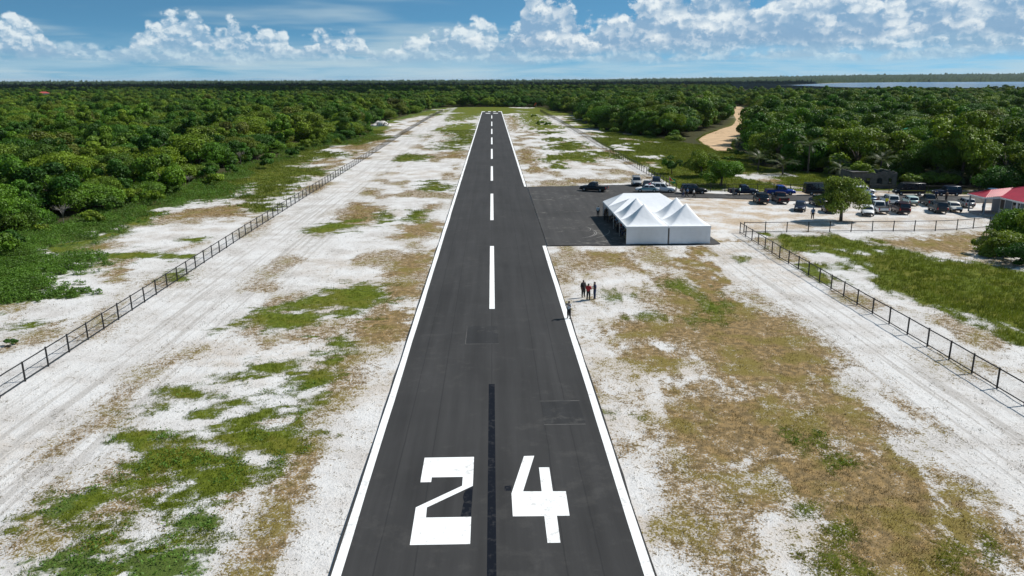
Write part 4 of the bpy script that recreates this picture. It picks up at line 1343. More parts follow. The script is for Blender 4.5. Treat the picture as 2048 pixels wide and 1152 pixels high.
def wire_mat():
    """chain-link wire: thin strands crossing diagonally, open in between"""
    m, T, b = mat_new('chain_link_wire')
    pos = T.node('ShaderNodeNewGeometry').outputs['Position']
    sp = T.node('ShaderNodeSeparateXYZ')
    T.l.new(pos, sp.inputs[0])
    h = T.m('ADD', sp.outputs[0], sp.outputs[1])
    w = 0.0
    for sg in (1, -1):
        q = T.m('FRACT', T.m('MULTIPLY', T.m('ADD', h, T.m('MULTIPLY', sp.outputs[2], sg)), 9.0))
        s_ = T.m('LESS_THAN', T.m('ABSOLUTE', T.m('SUBTRACT', q, 0.5)), 0.022)
        w = s_ if w == 0.0 else T.m('MAXIMUM', w, s_)
    b.inputs['Base Color'].default_value = (0.06, 0.06, 0.058, 1)
    b.inputs['Roughness'].default_value = 0.5
    tr = T.node('ShaderNodeBsdfTransparent')
    mx = T.node('ShaderNodeMixShader')
    T.l.new(w, mx.inputs[0])
    T.l.new(tr.outputs[0], mx.inputs[1])
    T.l.new(b.outputs[0], mx.inputs[2])
    out = [n for n in T.n if n.type == 'OUTPUT_MATERIAL'][0]
    T.l.new(mx.outputs[0], out.inputs[0])
    return m


M_WIRE = wire_mat()
POST_H = 1.42
mb = MB()
mb.tube([(0, 0, -0.25), (0, 0, POST_H)], 0.066, 8)
mb.tube([(0, 0, POST_H), (0, 0, POST_H + 0.03), (0, 0, POST_H + 0.06)], [0.078, 0.07, 0.02], 8)
POST_ME = mb.mesh('post', M_POST)
mb = MB()
mb.add([(0, 0, 0.10), (1, 0, 0.10), (1, 0, 1.36), (0, 0, 1.36)], [(0, 1, 2, 3)])
PANEL_ME = mb.mesh('wire_panel', M_WIRE)


def fence(name, label, pts, spacing, mid, ext=0.0, tall=1.0):
    """posts at even steps along a polyline, rails between them and a wire panel in every bay"""
    t = thing(name, label, 'fence', (pts[0][0], pts[0][1], 0))
    base = Vector((pts[0][0], pts[0][1], 0))
    r = random.Random(len(label))
    pos = []
    for i in range(len(pts) - 1):
        a, b = Vector((*pts[i], 0)), Vector((*pts[i + 1], 0))
        n = max(int(round((b - a).length / spacing)), 1)
        pos += [a + (b - a) * (k / n) for k in range(n)]
    pos.append(Vector((*pts[-1], 0)))
    for p in pos:
        link('post', POST_ME, t, p - base, (r.uniform(-.018, .018), r.uniform(-.018, .018), r.uniform(0, 6)), (1, 1, tall * r.uniform(0.985, 1.03)))
    rails = [('top_rail', 1.385 * tall, 0.046), ('bottom_rail', 0.10, 0.042)]
    if mid:
        rails.append(('middle_wire', 0.72 * tall, 0.014))
    for nm, z, rad in rails:
        mb = MB()
        mb.tube([p - base + Vector((0, 0, z + r.uniform(-.012, .012))) for p in pos], rad, 6)
        mb.build(nm, M_POST, t)
    for a, b in zip(pos[:-1], pos[1:]):
        d = b - a
        link('wire_panel', PANEL_ME, t, a - base, (0, 0, math.atan2(d.y, d.x)), (d.length, 1, tall))
    return t


fence('chain_link_fence', 'long dark fence along the white sand left of the runway', [(-33.2, 40.5), (-33.5, 62), (-34.3, 110), (-34.8, 200), (-35.8, 330), (-36, 470), (-34.5, 560)], 2.87, True)
fence('chain_link_fence', 'dark fence running down to the right edge of the photo', [(34.3, 106.0), (34.1, 90), (34.3, 70), (34.5, 55), (34.5, 40.5)], 2.87, False)
fence('chain_link_fence', 'dark fence across the sand between the car park and the green field', [(34.9, 106.2), (50, 106.2), (62, 106.3), (65.4, 106.9), (74, 109.5)], 2.98, False)
fence('chain_link_fence', 'dark fence beyond the apron running to the far end of the runway', [(35.2, 148.6), (34.9, 180), (34.7, 254), (34.9, 400), (33.5, 556)], 2.87, False)
fence('chain_link_fence', 'dark fence behind the row of parked cars', [(36.2, 148.2), (44.3, 147.7), (56.4, 146.4), (71, 145.0), (81, 142.9), (96, 141.6)], 3.02, False)

# ------------------------------------------------------------------ marquees
def fabric_mat():
    m, T, b = mat_new('white_tent_fabric')
    tc = T.node('ShaderNodeTexCoord').outputs['Object']
    n = T.noise(tc, 0.8, 4, 0.6)
    f = T.lin(n, 0.3, 0.7, 0.93, 1.02)
    c = T.mix(1.0, (0.82, 0.83, 0.845), T.vec(f, f, f), 'MULTIPLY')
    T.put(b.inputs['Base Color'], c)
    b.inputs['Roughness'].default_value = 0.6
    t = T.node('ShaderNodeBsdfTranslucent')
    t.inputs['Color'].default_value = (0.55, 0.56, 0.58, 1)
    mx = T.node('ShaderNodeMixShader')
    mx.inputs[0].default_value = 0.08
    T.l.new(b.outputs[0], mx.inputs[1])
    T.l.new(t.outputs[0], mx.inputs[2])
    bn = T.node('ShaderNodeBump')
    bn.inputs['Strength'].default_value = 0.4
    bn.inputs['Distance'].default_value = 0.08
    T.put(bn.inputs['Height'], T.noise(tc, 1.7, 3, 0.5))
    T.l.new(bn.outputs[0], b.inputs['Normal'])
    out = [q for q in T.n if q.type == 'OUTPUT_MATERIAL'][0]
    T.l.new(mx.outputs[0], out.inputs[0])
    return m


M_TENT = fabric_mat()
M_ALU = mat('tent_pole_metal', (0.45, 0.45, 0.46), 0.4, 0.8, var=0.15)
TW, TE, TP = 5.46, 2.3, 4.85          # bay width, eave height, peak height


def peak_roof():
    n = 36
    h = TW / 2
    V, F = [], []
    for j in range(n + 1):
        for i in range(n + 1):
            x, y = -h + TW * i / n, -h + TW * j / n
            sq = max(abs(x), abs(y)) / h
            ro = min(math.hypot(x, y) / h, 1.0)
            di = (abs(abs(x) - abs(y)) / h)                           # 0 on the hip lines
            t = sq * (0.65 + 0.35 * sq) + (ro - sq) * 0.30 * (1 - sq)
            t = min(t, 1.0)
            z = TE + (TP - TE) * ((1 - t) ** 1.75) - 0.10 * math.sin(math.pi * sq) * min(di, 0.7)
            V.append((x, y, z + 0.05 * math.sin(math.pi * (0.5 + x / TW)) * math.sin(math.pi * (0.5 + y / TW)) * 0))
    for j in range(n):
        for i in range(n):
            a = j * (n + 1) + i
            F.append((a, a + 1, a + n + 2, a + n + 1))
    return V, F


def curtain(L, z0, z1, folds, seed):
    """hanging wall of fabric L long with soft vertical folds"""
    r = random.Random(seed)
    n = 48
    ph = [r.uniform(0, 6.28) for _ in range(3)]
    V, F = [], []
    for j, z in enumerate((z1, z1 - 0.3, (z0 + z1) / 2, z0)):
        for i in range(n + 1):
            x = L * i / n
            am = 0.015 + 0.05 * (1 - (z - z0) / (z1 - z0))
            y = am * (math.sin(x * folds + ph[0]) * .6 + math.sin(x * folds * 2.3 + ph[1]) * .3 + math.sin(x * folds * 0.45 + ph[2]) * .8)
            V.append((x, y, z))
    for j in range(3):
        for i in range(n):
            a = j * (n + 1) + i
            F.append((a + n + 1, a + n + 2, a + 1, a))
    return V, F


pr = MB().add(*peak_roof()).mesh('roof', M_TENT, True)
POLE = MB().tube([(0, 0, 0), (0, 0, TE)], 0.04, 8).mesh('pole', M_ALU)
hw = TW / 2
mb = MB()
for a_, b_ in (((-hw, -hw), (hw, -hw)), ((hw, -hw), (hw, hw)), ((hw, hw), (-hw, hw)), ((-hw, hw), (-hw, -hw))):
    k_ = [(a_[0] + (b_[0] - a_[0]) * i / 12, a_[1] + (b_[1] - a_[1]) * i / 12) for i in range(13)]
    mb.add([(x, y, TE + 0.004) for x, y in k_] + [(x * 1.003, y * 1.003, TE - 0.24 - (0.03 if i % 2 else 0)) for i, (x, y) in enumerate(k_)], [(i, i + 1, 13 + i + 1, 13 + i) for i in range(12)])
VAL_ME = mb.mesh('valance', M_TENT)
TX = (17.10 + hw, 17.10 + 3 * hw + 0.06)
TY0 = 98.45
tent_n = {(0, 0): 'white high-peak marquee at the front left of the tent block, open on its left side', (1, 0): 'white high-peak marquee at the front right corner of the tent block',
          (0, 1): 'second white high-peak marquee from the front, on the open left side', (1, 1): 'second white high-peak marquee from the front, on the right side'}
for (ix_, iy_), lb_ in tent_n.items():
    cx_, cy_ = TX[ix_], TY0 + hw + iy_ * (TW + 0.04)
    t_ = thing('high_peak_tent', lb_, 'tent', (cx_, cy_, RZ if cx_ < 29 else 0), 0, 'white marquee tents')
    link('roof', pr, t_)
    link('valance', VAL_ME, t_)
    for sx_ in (-1, 1):
        for sy_ in (-1, 1):
            link('pole', POLE, t_, (sx_ * (hw - .06), sy_ * (hw - .06), 0))
    if iy_ == 0:
        MB().add(*curtain(TW - 0.14 if ix_ else TW - 0.10, 0.02, TE - 0.02, 2.6, 5 + ix_)).build('wall_panel', M_TENT, t_, True, loc=(-hw + 0.05 + 0.06 * ix_, -hw + 0.02, 0))
    if ix_ == 1:
        MB().add(*curtain(TW - 0.1, 0.02, TE - 0.02, 2.6, 9 + iy_)).build('wall_panel', M_TENT, t_, True, loc=(hw - 0.02, -hw + 0.05, 0), rot=(0, 0, math.pi / 2))
HX0, HX1, HP = -hw * 2 - 0.03, hw * 2 + 0.03, 3.92
for k_, lb_ in ((0, 'white hip-roofed marquee in the middle of the tent block behind the peaked ones'), (1, 'rearmost white hip-roofed marquee with a level ridge')):
    cy_ = TY0 + 2 * (TW + 0.04) + k_ * (TW + 0.04) + hw
    t_ = thing('hip_roof_tent', lb_, 'tent', (17.10 + 2 * hw + 0.03, cy_, RZ), 0, 'white marquee tents')
    ra_, rb_ = (HX0 + hw, 0, HP), (HX1 - hw, 0, HP)
    n_ = 14

    def L3(p, q, t):
        return tuple(p[i] + (q[i] - p[i]) * t for i in range(3))
    mb = MB()
    for A_, B_, C_, D_ in (((HX0, -hw, TE), (HX1, -hw, TE), rb_, ra_), ((HX1, hw, TE), (HX0, hw, TE), ra_, rb_), ((HX0, hw, TE), (HX0, -hw, TE), ra_, ra_), ((HX1, -hw, TE), (HX1, hw, TE), rb_, rb_)):
        vs_ = []
        for j in range(n_ + 1):
            for i in range(n_ + 1):
                p_ = L3(L3(A_, B_, i / n_), L3(D_, C_, i / n_), j / n_)
                sag = 0.10 * math.sin(math.pi * i / n_) * math.sin(math.pi * j / n_)
                vs_.append((p_[0], p_[1], p_[2] - sag))
        mb.add(vs_, [(j * (n_ + 1) + i, j * (n_ + 1) + i + 1, (j + 1) * (n_ + 1) + i + 1, (j + 1) * (n_ + 1) + i) for j in range(n_) for i in range(n_)])
    me_ = mb.mesh('roof', M_TENT, False)
    link('roof', me_, t_)
    mb = MB()
    for a_, b_ in (((HX0, -hw), (HX1, -hw)), ((HX1, -hw), (HX1, hw)), ((HX1, hw), (HX0, hw)), ((HX0, hw), (HX0, -hw))):
        mb.add([(a_[0], a_[1], TE + .004), (b_[0], b_[1], TE + .004), (b_[0] * 1.002, b_[1] * 1.002, TE - .24), (a_[0] * 1.002, a_[1] * 1.002, TE - .24)], [(0, 1, 2, 3)])
    mb.build('valance', M_TENT, t_)
    for x_ in (HX0 + .06, 0, HX1 - .06):
        for y_ in (-hw + .06, hw - .06):
            link('pole', POLE, t_, (x_, y_, 0))
    MB().add(*curtain(TW - 0.1, 0.02, TE - 0.02, 2.6, 19 + k_)).build('wall_panel', M_TENT, t_, True, loc=(HX1 - 0.03, -hw + 0.05, 0), rot=(0, 0, math.pi / 2))
    if k_:
        MB().add(*curtain(HX1 - HX0 - 0.2, 0.02, TE - 0.02, 2.6, 29)).build('wall_panel', M_TENT, t_, True, loc=(HX0 + .1, hw - 0.03, 0))

# ------------------------------------------------------------------ red-roofed house
def corrugated(name, colr):
    m, T, b = mat_new(name)
    tc = T.node('ShaderNodeTexCoord').outputs['Object']
    n = T.noise(tc, 0.7, 4, 0.6)
    f = T.lin(n, 0.3, 0.7, 0.8, 1.1)
    T.put(b.inputs['Base Color'], T.mix(1.0, colr, T.vec(f, f, f), 'MULTIPLY'))
    b.inputs['Roughness'].default_value = 0.52
    b.inputs['Specular IOR Level'].default_value = 0.5
    return m


M_RED = corrugated('red_metal_roof', (0.37, 0.016, 0.042))
M_HWALL = mat('slate_blue_wall', (0.20, 0.245, 0.285), 0.8, var=0.15, vscale=1.2)
M_WHITE = mat('white_trim', (0.72, 0.73, 0.74), 0.6, var=0.1)
M_GLASS = mat('dark_glass', (0.012, 0.016, 0.022), 0.06, spec=0.7)
M_DOOR = mat('dark_door', (0.05, 0.04, 0.035), 0.6, var=0.2)


def ribbed(mb, A, B, C, D, n, amp=0.035):
    """ribbed sheet metal slope: A-B eave, D-C ridge"""
    A, B, C, D = (Vector(p) for p in (A, B, C, D))
    nrm = (B - A).cross(D - A).normalized()
    lo, hi = [], []
    for i in range(2 * n + 1):
        t = i / (2 * n)
        o = nrm * (amp if i % 2 else 0)
        lo.append(A + (B - A) * t + o)
        hi.append(D + (C - D) * t + o)
    k = len(lo)
    mb.add(lo + hi, [(i, i + 1, k + i + 1, k + i) for i in range(k - 1)])


H0 = Vector((77.9, 99.0, 0))
house = thing('house', 'red-roofed slate-blue house with white-framed windows at the right edge', 'house', H0)
# local: x to the right, y away from the camera
W_, D_ = 12.5, 23.3
mb = MB()
ribbed(mb, (0, D_, 3.0), (0, 0, 3.0), (W_ / 2, W_ * .45, 5.1), (W_ / 2, D_ - W_ * .45, 5.1), 34)
ribbed(mb, (0, 0, 3.0), (W_, 0, 3.0), (W_ / 2, W_ * .45, 5.1), (W_ / 2, W_ * .45, 5.1), 24)
ribbed(mb, (W_, 0, 3.0), (W_, D_, 3.0), (W_ / 2, D_ - W_ * .45, 5.1), (W_ / 2, W_ * .45, 5.1), 34)
ribbed(mb, (W_, D_, 3.0), (0, D_, 3.0), (W_ / 2, D_ - W_ * .45, 5.1), (W_ / 2, D_ - W_ * .45, 5.1), 24)
roof_ = link('roof', mb.mesh('roof', M_RED, fix=False), house)
mb = MB()                                                             # ridge and hip caps
for a_, b_ in (((W_ / 2, W_ * .45, 5.13), (W_ / 2, D_ - W_ * .45, 5.13)), ((0, 0, 3.03), (W_ / 2, W_ * .45, 5.13)), ((0, D_, 3.03), (W_ / 2, D_ - W_ * .45, 5.13)), ((W_, D_, 3.03), (W_ / 2, D_ - W_ * .45, 5.13))):
    mb.tube([a_, b_], 0.09, 6)
mb.build('ridge_cap', M_RED, roof_)
mb = MB()                                                             # porch: a small hip running into the main slope
ribbed(mb, (-2.3, 18.6, 2.93), (0.4, 18.6, 3.12), (3.4, 20.8, 4.16), (-0.2, 20.8, 3.80), 9, 0.04)
ribbed(mb, (0.4, 23.0, 3.12), (-2.3, 23.0, 2.93), (-0.2, 20.8, 3.80), (3.4, 20.8, 4.16), 9, 0.04)
ribbed(mb, (-2.3, 23.0, 2.93), (-2.3, 18.6, 2.93), (-0.2, 20.8, 3.80), (-0.2, 20.8, 3.80), 11, 0.04)
link('porch_roof', mb.mesh('porch_roof', M_RED, fix=False), house)
mb = MB()
mb.box(-0.06, 0.0, -0.1, 18.6, 2.80, 2.99).box(0, W_, -0.06, 0.0, 2.80, 2.99).box(W_, W_ + .06, 0, D_, 2.80, 2.99).box(0, W_, D_, D_ + .06, 2.80, 2.99)
mb.box(-2.36, -2.30, 18.5, 23.1, 2.74, 2.93).box(-2.30, 0.0, 18.48, 18.54, 2.74, 2.93).box(-2.30, 0.0, 23.04, 23.1, 2.74, 2.93)
mb.build('fascia', M_WHITE, house)
mb = MB()
mb.box(1.2, 1.35, 1.2, 22.0, 0.3, 2.9).box(1.35, W_ - 1.2, 1.2, 1.35, 0.3, 2.9).box(1.35, W_ - 1.2, 21.85, 22.0, 0.3, 2.9).box(W_ - 1.2, W_ - 1.05, 1.35, 22.0, 0.3, 2.9)
mb.build('wall', M_HWALL, house)
mb = MB()
mb.box(-2.0, W_ - 1.0, 17.9, 22.6, 0.0, 0.28).box(0.0, W_ - 1.0, 1.0, 17.9, 0.0, 0.27)
mb.build('plinth', mat('house_plinth', (0.36, 0.35, 0.34), 0.9, var=0.2), house)
mb = MB()
mb.box(0.9, W_ - 0.9, 1.0, 22.2, 2.86, 2.95)
mb.build('soffit', M_WHITE, house)
for y_, kind_ in ((19.4, 'door'), (16.2, 'window'), (12.6, 'window'), (9.0, 'window'), (5.4, 'window')):
    z0_, z1_, w_ = (0.35, 2.45, 1.0) if kind_ == 'door' else (0.95, 2.45, 1.7)
    mb = MB()
    f_ = 0.10
    mb.box(1.14, 1.20, y_ - w_ / 2 - f_, y_ - w_ / 2, z0_ - f_, z1_ + f_).box(1.14, 1.20, y_ + w_ / 2, y_ + w_ / 2 + f_, z0_ - f_, z1_ + f_)
    mb.box(1.14, 1.20, y_ - w_ / 2, y_ + w_ / 2, z1_, z1_ + f_).box(1.14, 1.20, y_ - w_ / 2, y_ + w_ / 2, z0_ - f_, z0_)
    if kind_ == 'window':
        mb.box(1.15, 1.20, y_ - 0.03, y_ + 0.03, z0_, z1_)
    fr_ = mb.build('door_frame' if kind_ == 'door' else 'window_frame', M_WHITE, house)
    MB().box(1.175, 1.198, y_ - w_ / 2, y_ + w_ / 2, z0_, z1_).build('door' if kind_ == 'door' else 'pane', M_DOOR if kind_ == 'door' else M_GLASS, fr_)
for x_, y_ in ((-2.0, 18.8), (-2.0, 22.7), (0.1, 14.4), (0.1, 10.2), (0.1, 6.0)):
    MB().box(x_ - .09, x_ + .09, y_ - .09, y_ + .09, 0.1, 2.8).build('porch_post', M_WHITE if x_ > -1 else M_HWALL, house)
for y0_, y1_, x_ in ((6.1, 10.1, 0.1), (10.3, 14.3, 0.1), (14.5, 18.6, 0.1)):
    mb = MB()
    for z_ in (0.55, 0.85, 1.15):
        mb.box(x_ - .025, x_ + .025, y0_, y1_, z_ - .025, z_ + .025)
    for k_ in range(4):
        yy_ = y0_ + (y1_ - y0_) * (k_ + .5) / 4
        mb.box(x_ - .02, x_ + .02, yy_ - .02, yy_ + .02, 0.27, 1.2)
    mb.build('railing', M_WHITE, house)

# ------------------------------------------------------------------ ruined block building behind the car park
M_BLOCK = mat('weathered_block', (0.10, 0.097, 0.092), 0.95, var=0.5, vscale=0.9, bump=0.6, bscale=3)
ruin = thing('ruined_building', 'roofless grey block building overgrown behind the parked van', 'building', (69.8, 150.2, 0), -0.05, None, 0.88)


def wall_open(mb, L, h, t, holes, course=0.4, seed=0):
    """wall along x with rectangular openings and a broken top edge"""
    r = random.Random(seed)
    xs = sorted({0.0, L, *[x for a, b, c, d in holes for x in (a, b)], *[i * 0.8 for i in range(1, int(L / 0.8))]})
    for x0, x1 in zip(xs[:-1], xs[1:]):
        top = h - r.choice((0, 0, 0, 0.2, 0.2, 0.4)) + r.uniform(-.03, .03)
        xm = (x0 + x1) / 2
        hh = [(c, d) for a, b, c, d in holes if a < xm < b]
        if not hh:
            mb.box(x0, x1, 0, t, 0, top)
        else:
            c, d = hh[0]
            if c > 0:
                mb.box(x0, x1, 0, t, 0, c)
            if d < top:
                mb.box(x0, x1, 0, t, d, top)


mb = MB()
wall_open(mb, 9.8, 3.7, 0.2, [(0.7, 1.9, 1.0, 2.4), (3.0, 4.0, 0.0, 2.3), (5.5, 6.7, 1.0, 2.3), (7.9, 8.8, 1.0, 2.3)], seed=3)
mb.build('front_wall', M_BLOCK, ruin)
mb = MB()
wall_open(mb, 9.8, 3.6, 0.2, [(2.0, 3.2, 1.0, 2.3), (6.0, 7.2, 1.0, 2.3)], seed=5)
mb.build('rear_wall', M_BLOCK, ruin, loc=(0, 6.6, 0))
for x_, nm_ in ((0.0, 4), (9.8, 6)):
    mb = MB()
    wall_open(mb, 6.3, 3.7, 0.2, [(2.2, 3.4, 1.0, 2.3)], seed=nm_)
    mb.build('side_wall', M_BLOCK, ruin, loc=(x_ + (0.2 if x_ == 0 else 0), 0.22, 0), rot=(0, 0, math.pi / 2))
MB().box(-0.3, 3.4, -0.5, 3.0, 3.62, 3.74).build('roof_slab', M_BLOCK, ruin, bevel=0.02)

# ------------------------------------------------------------------ far roofs above the forest
def far_house(name, label, x, y, rz, w, d, h, m_roof, m_wall):
    t = thing(name, label, 'house', (x, y, 0), rz)
    MB().box(-w / 2, w / 2, -d / 2, d / 2, 0, h).build('wall', m_wall, t)
    mb = MB()
    e = 0.8
    mb.add([(-w / 2 - e, -d / 2 - e, h), (w / 2 + e, -d / 2 - e, h), (w / 2 + e, d / 2 + e, h), (-w / 2 - e, d / 2 + e, h), (-w / 2 + d / 2, 0, h + d * .28), (w / 2 - d / 2, 0, h + d * .28)],
           [(0, 1, 5, 4), (2, 3, 4, 5), (1, 2, 5), (3, 0, 4), (3, 2, 1, 0)])
    mb.build('roof', m_roof, t)
    for k in range(3):
        fx = (-0.3 + 0.3 * k) * w
        MB().box(fx - .8, fx + .8, -d / 2 - .05, -d / 2 + .02, h * .45, h * .8).build('window', M_GLASS, t)
    return t


M_RED2 = mat('far_red_roof', (0.34, 0.06, 0.05), 0.7)
far_house('house', 'small red-roofed white house far off in the left forest', -541, 985, 0.5, 12, 7, 8.0, M_RED2, M_WHITE)
far_house('shed', 'pale-roofed shed in the forest beyond the far end of the runway', -17, 915, 0.1, 14, 8, 5.5, mat('pale_sheet_roof', (0.62, 0.60, 0.57), 0.6, var=0.2), mat('grey_shed_wall', (0.3, 0.29, 0.28), 0.9))['category'] = 'shed'

# ------------------------------------------------------------------ single trees, palms, shrubs
def own_tree(name, label, x, y, seed, rx, rz, zc, n, size, m, h, trunk_r=0.2, limbs=5, flat=0.2, lobes=16, group=None, cat='tree'):
    t = thing(name, label, cat, (x, y, -0.05), 0, group)
    link('crown', crown_mesh('crown', seed, rx, rz, zc, lobes, n, size, m, flat, 0.35, True), t)
    link('trunk', trunk_mesh('trunk', seed, h, trunk_r, rx * .7, zc, M_BARK, limbs), t)
    return t


own_tree('tree', 'round bright green tree standing in the car park beside the fence', 52.2, 114.5, 301, 4.1, 2.8, 3.9, 15000, 0.27, M_LEAF_R, 6.6, 0.22, 6, 0.15, 26)
own_tree('tree', 'spreading dark tree on the grass behind the fence, left of the blue pickup', 45.8, 155.5, 302, 4.9, 2.4, 2.9, 14000, 0.27, M_LEAF, 5.6, 0.2, 7, 0.5, 24)
own_tree('tree', 'brownish tree behind the spreading dark tree by the fence', 46.0, 171.0, 303, 4.4, 2.6, 3.1, 10000, 0.3, M_LEAF, 6.0, 0.2, 6, 0.4, 18)
own_tree('tree', 'small flat-topped tree near the bend of the right-hand fence', 40.6, 176.5, 304, 2.8, 1.5, 2.7, 3000, 0.28, M_LEAF, 3.9, 0.12, 5, 0.7, 12)
own_tree('tree', 'dark bushy tree in front of the red-roofed house', 68.6, 99.0, 305, 4.3, 2.1, 1.9, 17000, 0.26, M_LEAF, 5.2, 0.16, 7, 0.1, 24)
own_tree('tree', 'dark shrubby tree at the right edge below the house', 70.0, 95.0, 306, 5.0, 3.0, 2.4, 17000, 0.26, M_LEAF, 5.0, 0.16, 7, 0.1, 22)
own_tree('shrub', 'lower leafy shrub at the foot of the dark trees by the field', 61.0, 91.0, 307, 3.2, 1.8, 1.1, 9000, 0.24, M_LEAF_R, 2.6, 0.09, 6, 0.1, 16, cat='shrub')
own_tree('shrub', 'dark low shrub at the edge of the green field by the right edge', 61.5, 86.5, 308, 3.6, 1.8, 1.0, 9000, 0.24, M_LEAF, 2.2, 0.09, 6, 0.1, 14, cat='shrub')
rs = random.Random(21)
for i_ in range(52):                                     # bushes along the foot of the forest on both sides
    y_ = 92 + 330 * (i_ / 52) ** 1.3
    side_ = -1 if i_ % 2 else 1
    if side_ < 0:
        x_ = np.interp(y_, [p[0] for p in FOREST_L], [p[1] for p in FOREST_L]) + rs.uniform(-3, 5)
    else:
        y_ = max(y_, 150)
        x_ = np.interp(y_, [p[0] for p in FOREST_R], [p[1] for p in FOREST_R]) - rs.uniform(-3, 4)
    if dirt_dist(np.array([x_]), np.array([y_]))[0] < 3:
        continue
    b_ = thing('bush', 'leafy bush at the foot of the forest left of the runway' if side_ < 0 else 'leafy bush at the foot of the forest right of the runway', 'bush',
               (x_, y_, -.05), rs.uniform(0, 6), 'bushes along the left forest edge' if side_ < 0 else 'bushes along the right forest edge', rs.uniform(0.8, 1.7))
    link('foliage', BUSH[i_ % 2], b_)
for x_, y_, s_, lb_ in ((23.9, 455, 1.3, 'low dark bush in the grass strip near the far end of the runway'), (22.5, 373, 1.5, 'low dark bush on the sand right of the runway, below the far one'), (26.0, 370, 1.2, 'small dark bush beside the larger one right of the runway'),
                        (-39.1, 60.8, 0.35, 'small leafy plant on the sand beyond the left fence near the photo edge')):
    b_ = thing('bush', lb_, 'bush', (x_, y_, -.05), s_ * 3, None, (s_, s_, s_ * .8))
    link('foliage', BUSH[1], b_)
for x_, y_, sd_, h_, lb_ in ((-63.5, 200, 61, 4.2, 'bare grey dead shrub at the forest edge left of the runway'), (-63.5, 115.5, 62, 3.6, 'bleached dead branches at the left forest edge above the weeds'), (-61.5, 160, 63, 2.6, 'small bare shrub among the weeds at the left forest edge')):
    t_ = thing('dead_shrub', lb_, 'shrub', (x_, y_, -.1))
    link('branches', trunk_mesh('branches', sd_, h_, 0.055, h_ * .42, h_ * .9, M_GREY, 10, 6), t_)

own_tree('tree', 'leafy tree growing up inside the ruined building', 73.2, 153.0, 311, 2.6, 1.8, 3.6, 5000, 0.27, M_LEAF, 4.6, 0.12, 5, 0.2, 12)
own_tree('shrub', 'shrub leaning on the right corner of the ruined building', 80.6, 148.6, 312, 1.9, 1.4, 1.3, 3500, 0.25, M_LEAF_R, 2.2, 0.08, 5, 0.1, 10, cat='shrub')
M_PALM = leaf_mat('palm_fronds', [(0.0, (0.050, 0.080, 0.020)), (0.5, (0.085, 0.105, 0.040)), (1.0, (0.135, 0.150, 0.100))], 0.2, 0.4)


def palm_meshes(seed, nf, fl, arch):
    r = np.random.default_rng(seed)
    fr = []
    for k in range(nf):
        a = 2 * math.pi * k / nf + r.uniform(-.3, .3)
        el0 = r.uniform(0.35, 1.35)
        V, F = [], []
        p = np.array([0.0, 0.0, 0.0])
        prev = None
        n = 14
        for i in range(n):
            t = i / (n - 1)
            e = el0 - arch * t * 1.5
            d = np.array([math.cos(a) * math.cos(e), math.sin(a) * math.cos(e), math.sin(e)])
            p = p + d * fl / n
            side = np.array([-math.sin(a), math.cos(a), 0])
            w = fl * 0.24 * math.sin(math.pi * (0.12 + 0.85 * t)) * r.uniform(.8, 1.1)
            for s in (-1, 1):                                   # leaflets droop to both sides of the rib
                q = p + side * s * w + d * w * 0.55 - np.array([0, 0, w * 0.35])
                b = len(V)
                V += [p - d * 0.045, p + d * 0.045, q]
                F.append((b, b + 1, b + 2))
            b = len(V)
            V += [p - d * fl / n - side * 0.025, p - d * fl / n + side * 0.025, p]
            F.append((b, b + 1, b + 2))
        me = mesh_np('frond', V, F, M_PALM)
        attr_f(me, 'tint', np.repeat(r.random(len(F)), 3))
        fr.append(me)
    return fr


PALM_K = [palm_meshes(1, 15, 3.4, 0.9), palm_meshes(2, 13, 2.8, 1.1)]
for i_, (x_, y_, h_, k_, s_, lb_) in enumerate(((62.4, 183, 2.2, 0, 1.2, 'leftmost palm at the forest edge behind the car park'), (68.6, 182.5, 1.8, 1, 1.35, 'short palm with upright fronds beside the leftmost palm'),
                                           (71.5, 176.0, 4.6, 0, 1.35, 'tallest palm at the forest edge above the parked van'), (76.6, 171.5, 2.6, 1, 1.2, 'palm just left of the ruined building'),
                                           (81.5, 163.0, 3.4, 0, 1.2, 'palm rising behind the ruined building'), (85.6, 152.5, 1.4, 1, 1.25, 'silvery low palm right of the ruined building'),
                                           (88.6, 151.2, 2.0, 0, 1.15, 'silvery palm behind the long black van'), (91.4, 150.8, 1.6, 1, 1.2, 'silvery palm left of the red roof'), (94.6, 152.5, 2.6, 0, 1.2, 'palm behind the red-roofed house'),
                                           (77.0, 246.0, 1.6, 0, 1.15, 'dark palm beside the bend of the dirt road'), (97.5, 189, 4.2, 1, 1.3, 'palm crown showing through the forest above the ruin'), (65.2, 174.5, 1.6, 0, 1.3, 'palm in the second row between the leftmost palm and the tallest one'), (74.4, 165.5, 1.5, 1, 1.35, 'low palm just behind the left corner of the ruin'),
                                           (79.0, 158.8, 1.9, 1, 1.25, 'low palm right behind the ruined building'))):
    t_ = thing('palm_tree', lb_, 'palm', (x_, y_, -.05), i_ * 1.3, 'palms behind the car park', s_)
    mb = MB()
    mb.tube([(0, 0, -.1), (0.06, 0, h_ * .5), (0.1, 0.04, h_)], [.17, .13, .12], 8)
    mb.build('trunk', M_BARK, t_)
    for f_ in PALM_K[k_]:
        link('frond', f_, t_, (0.1, 0.04, h_))

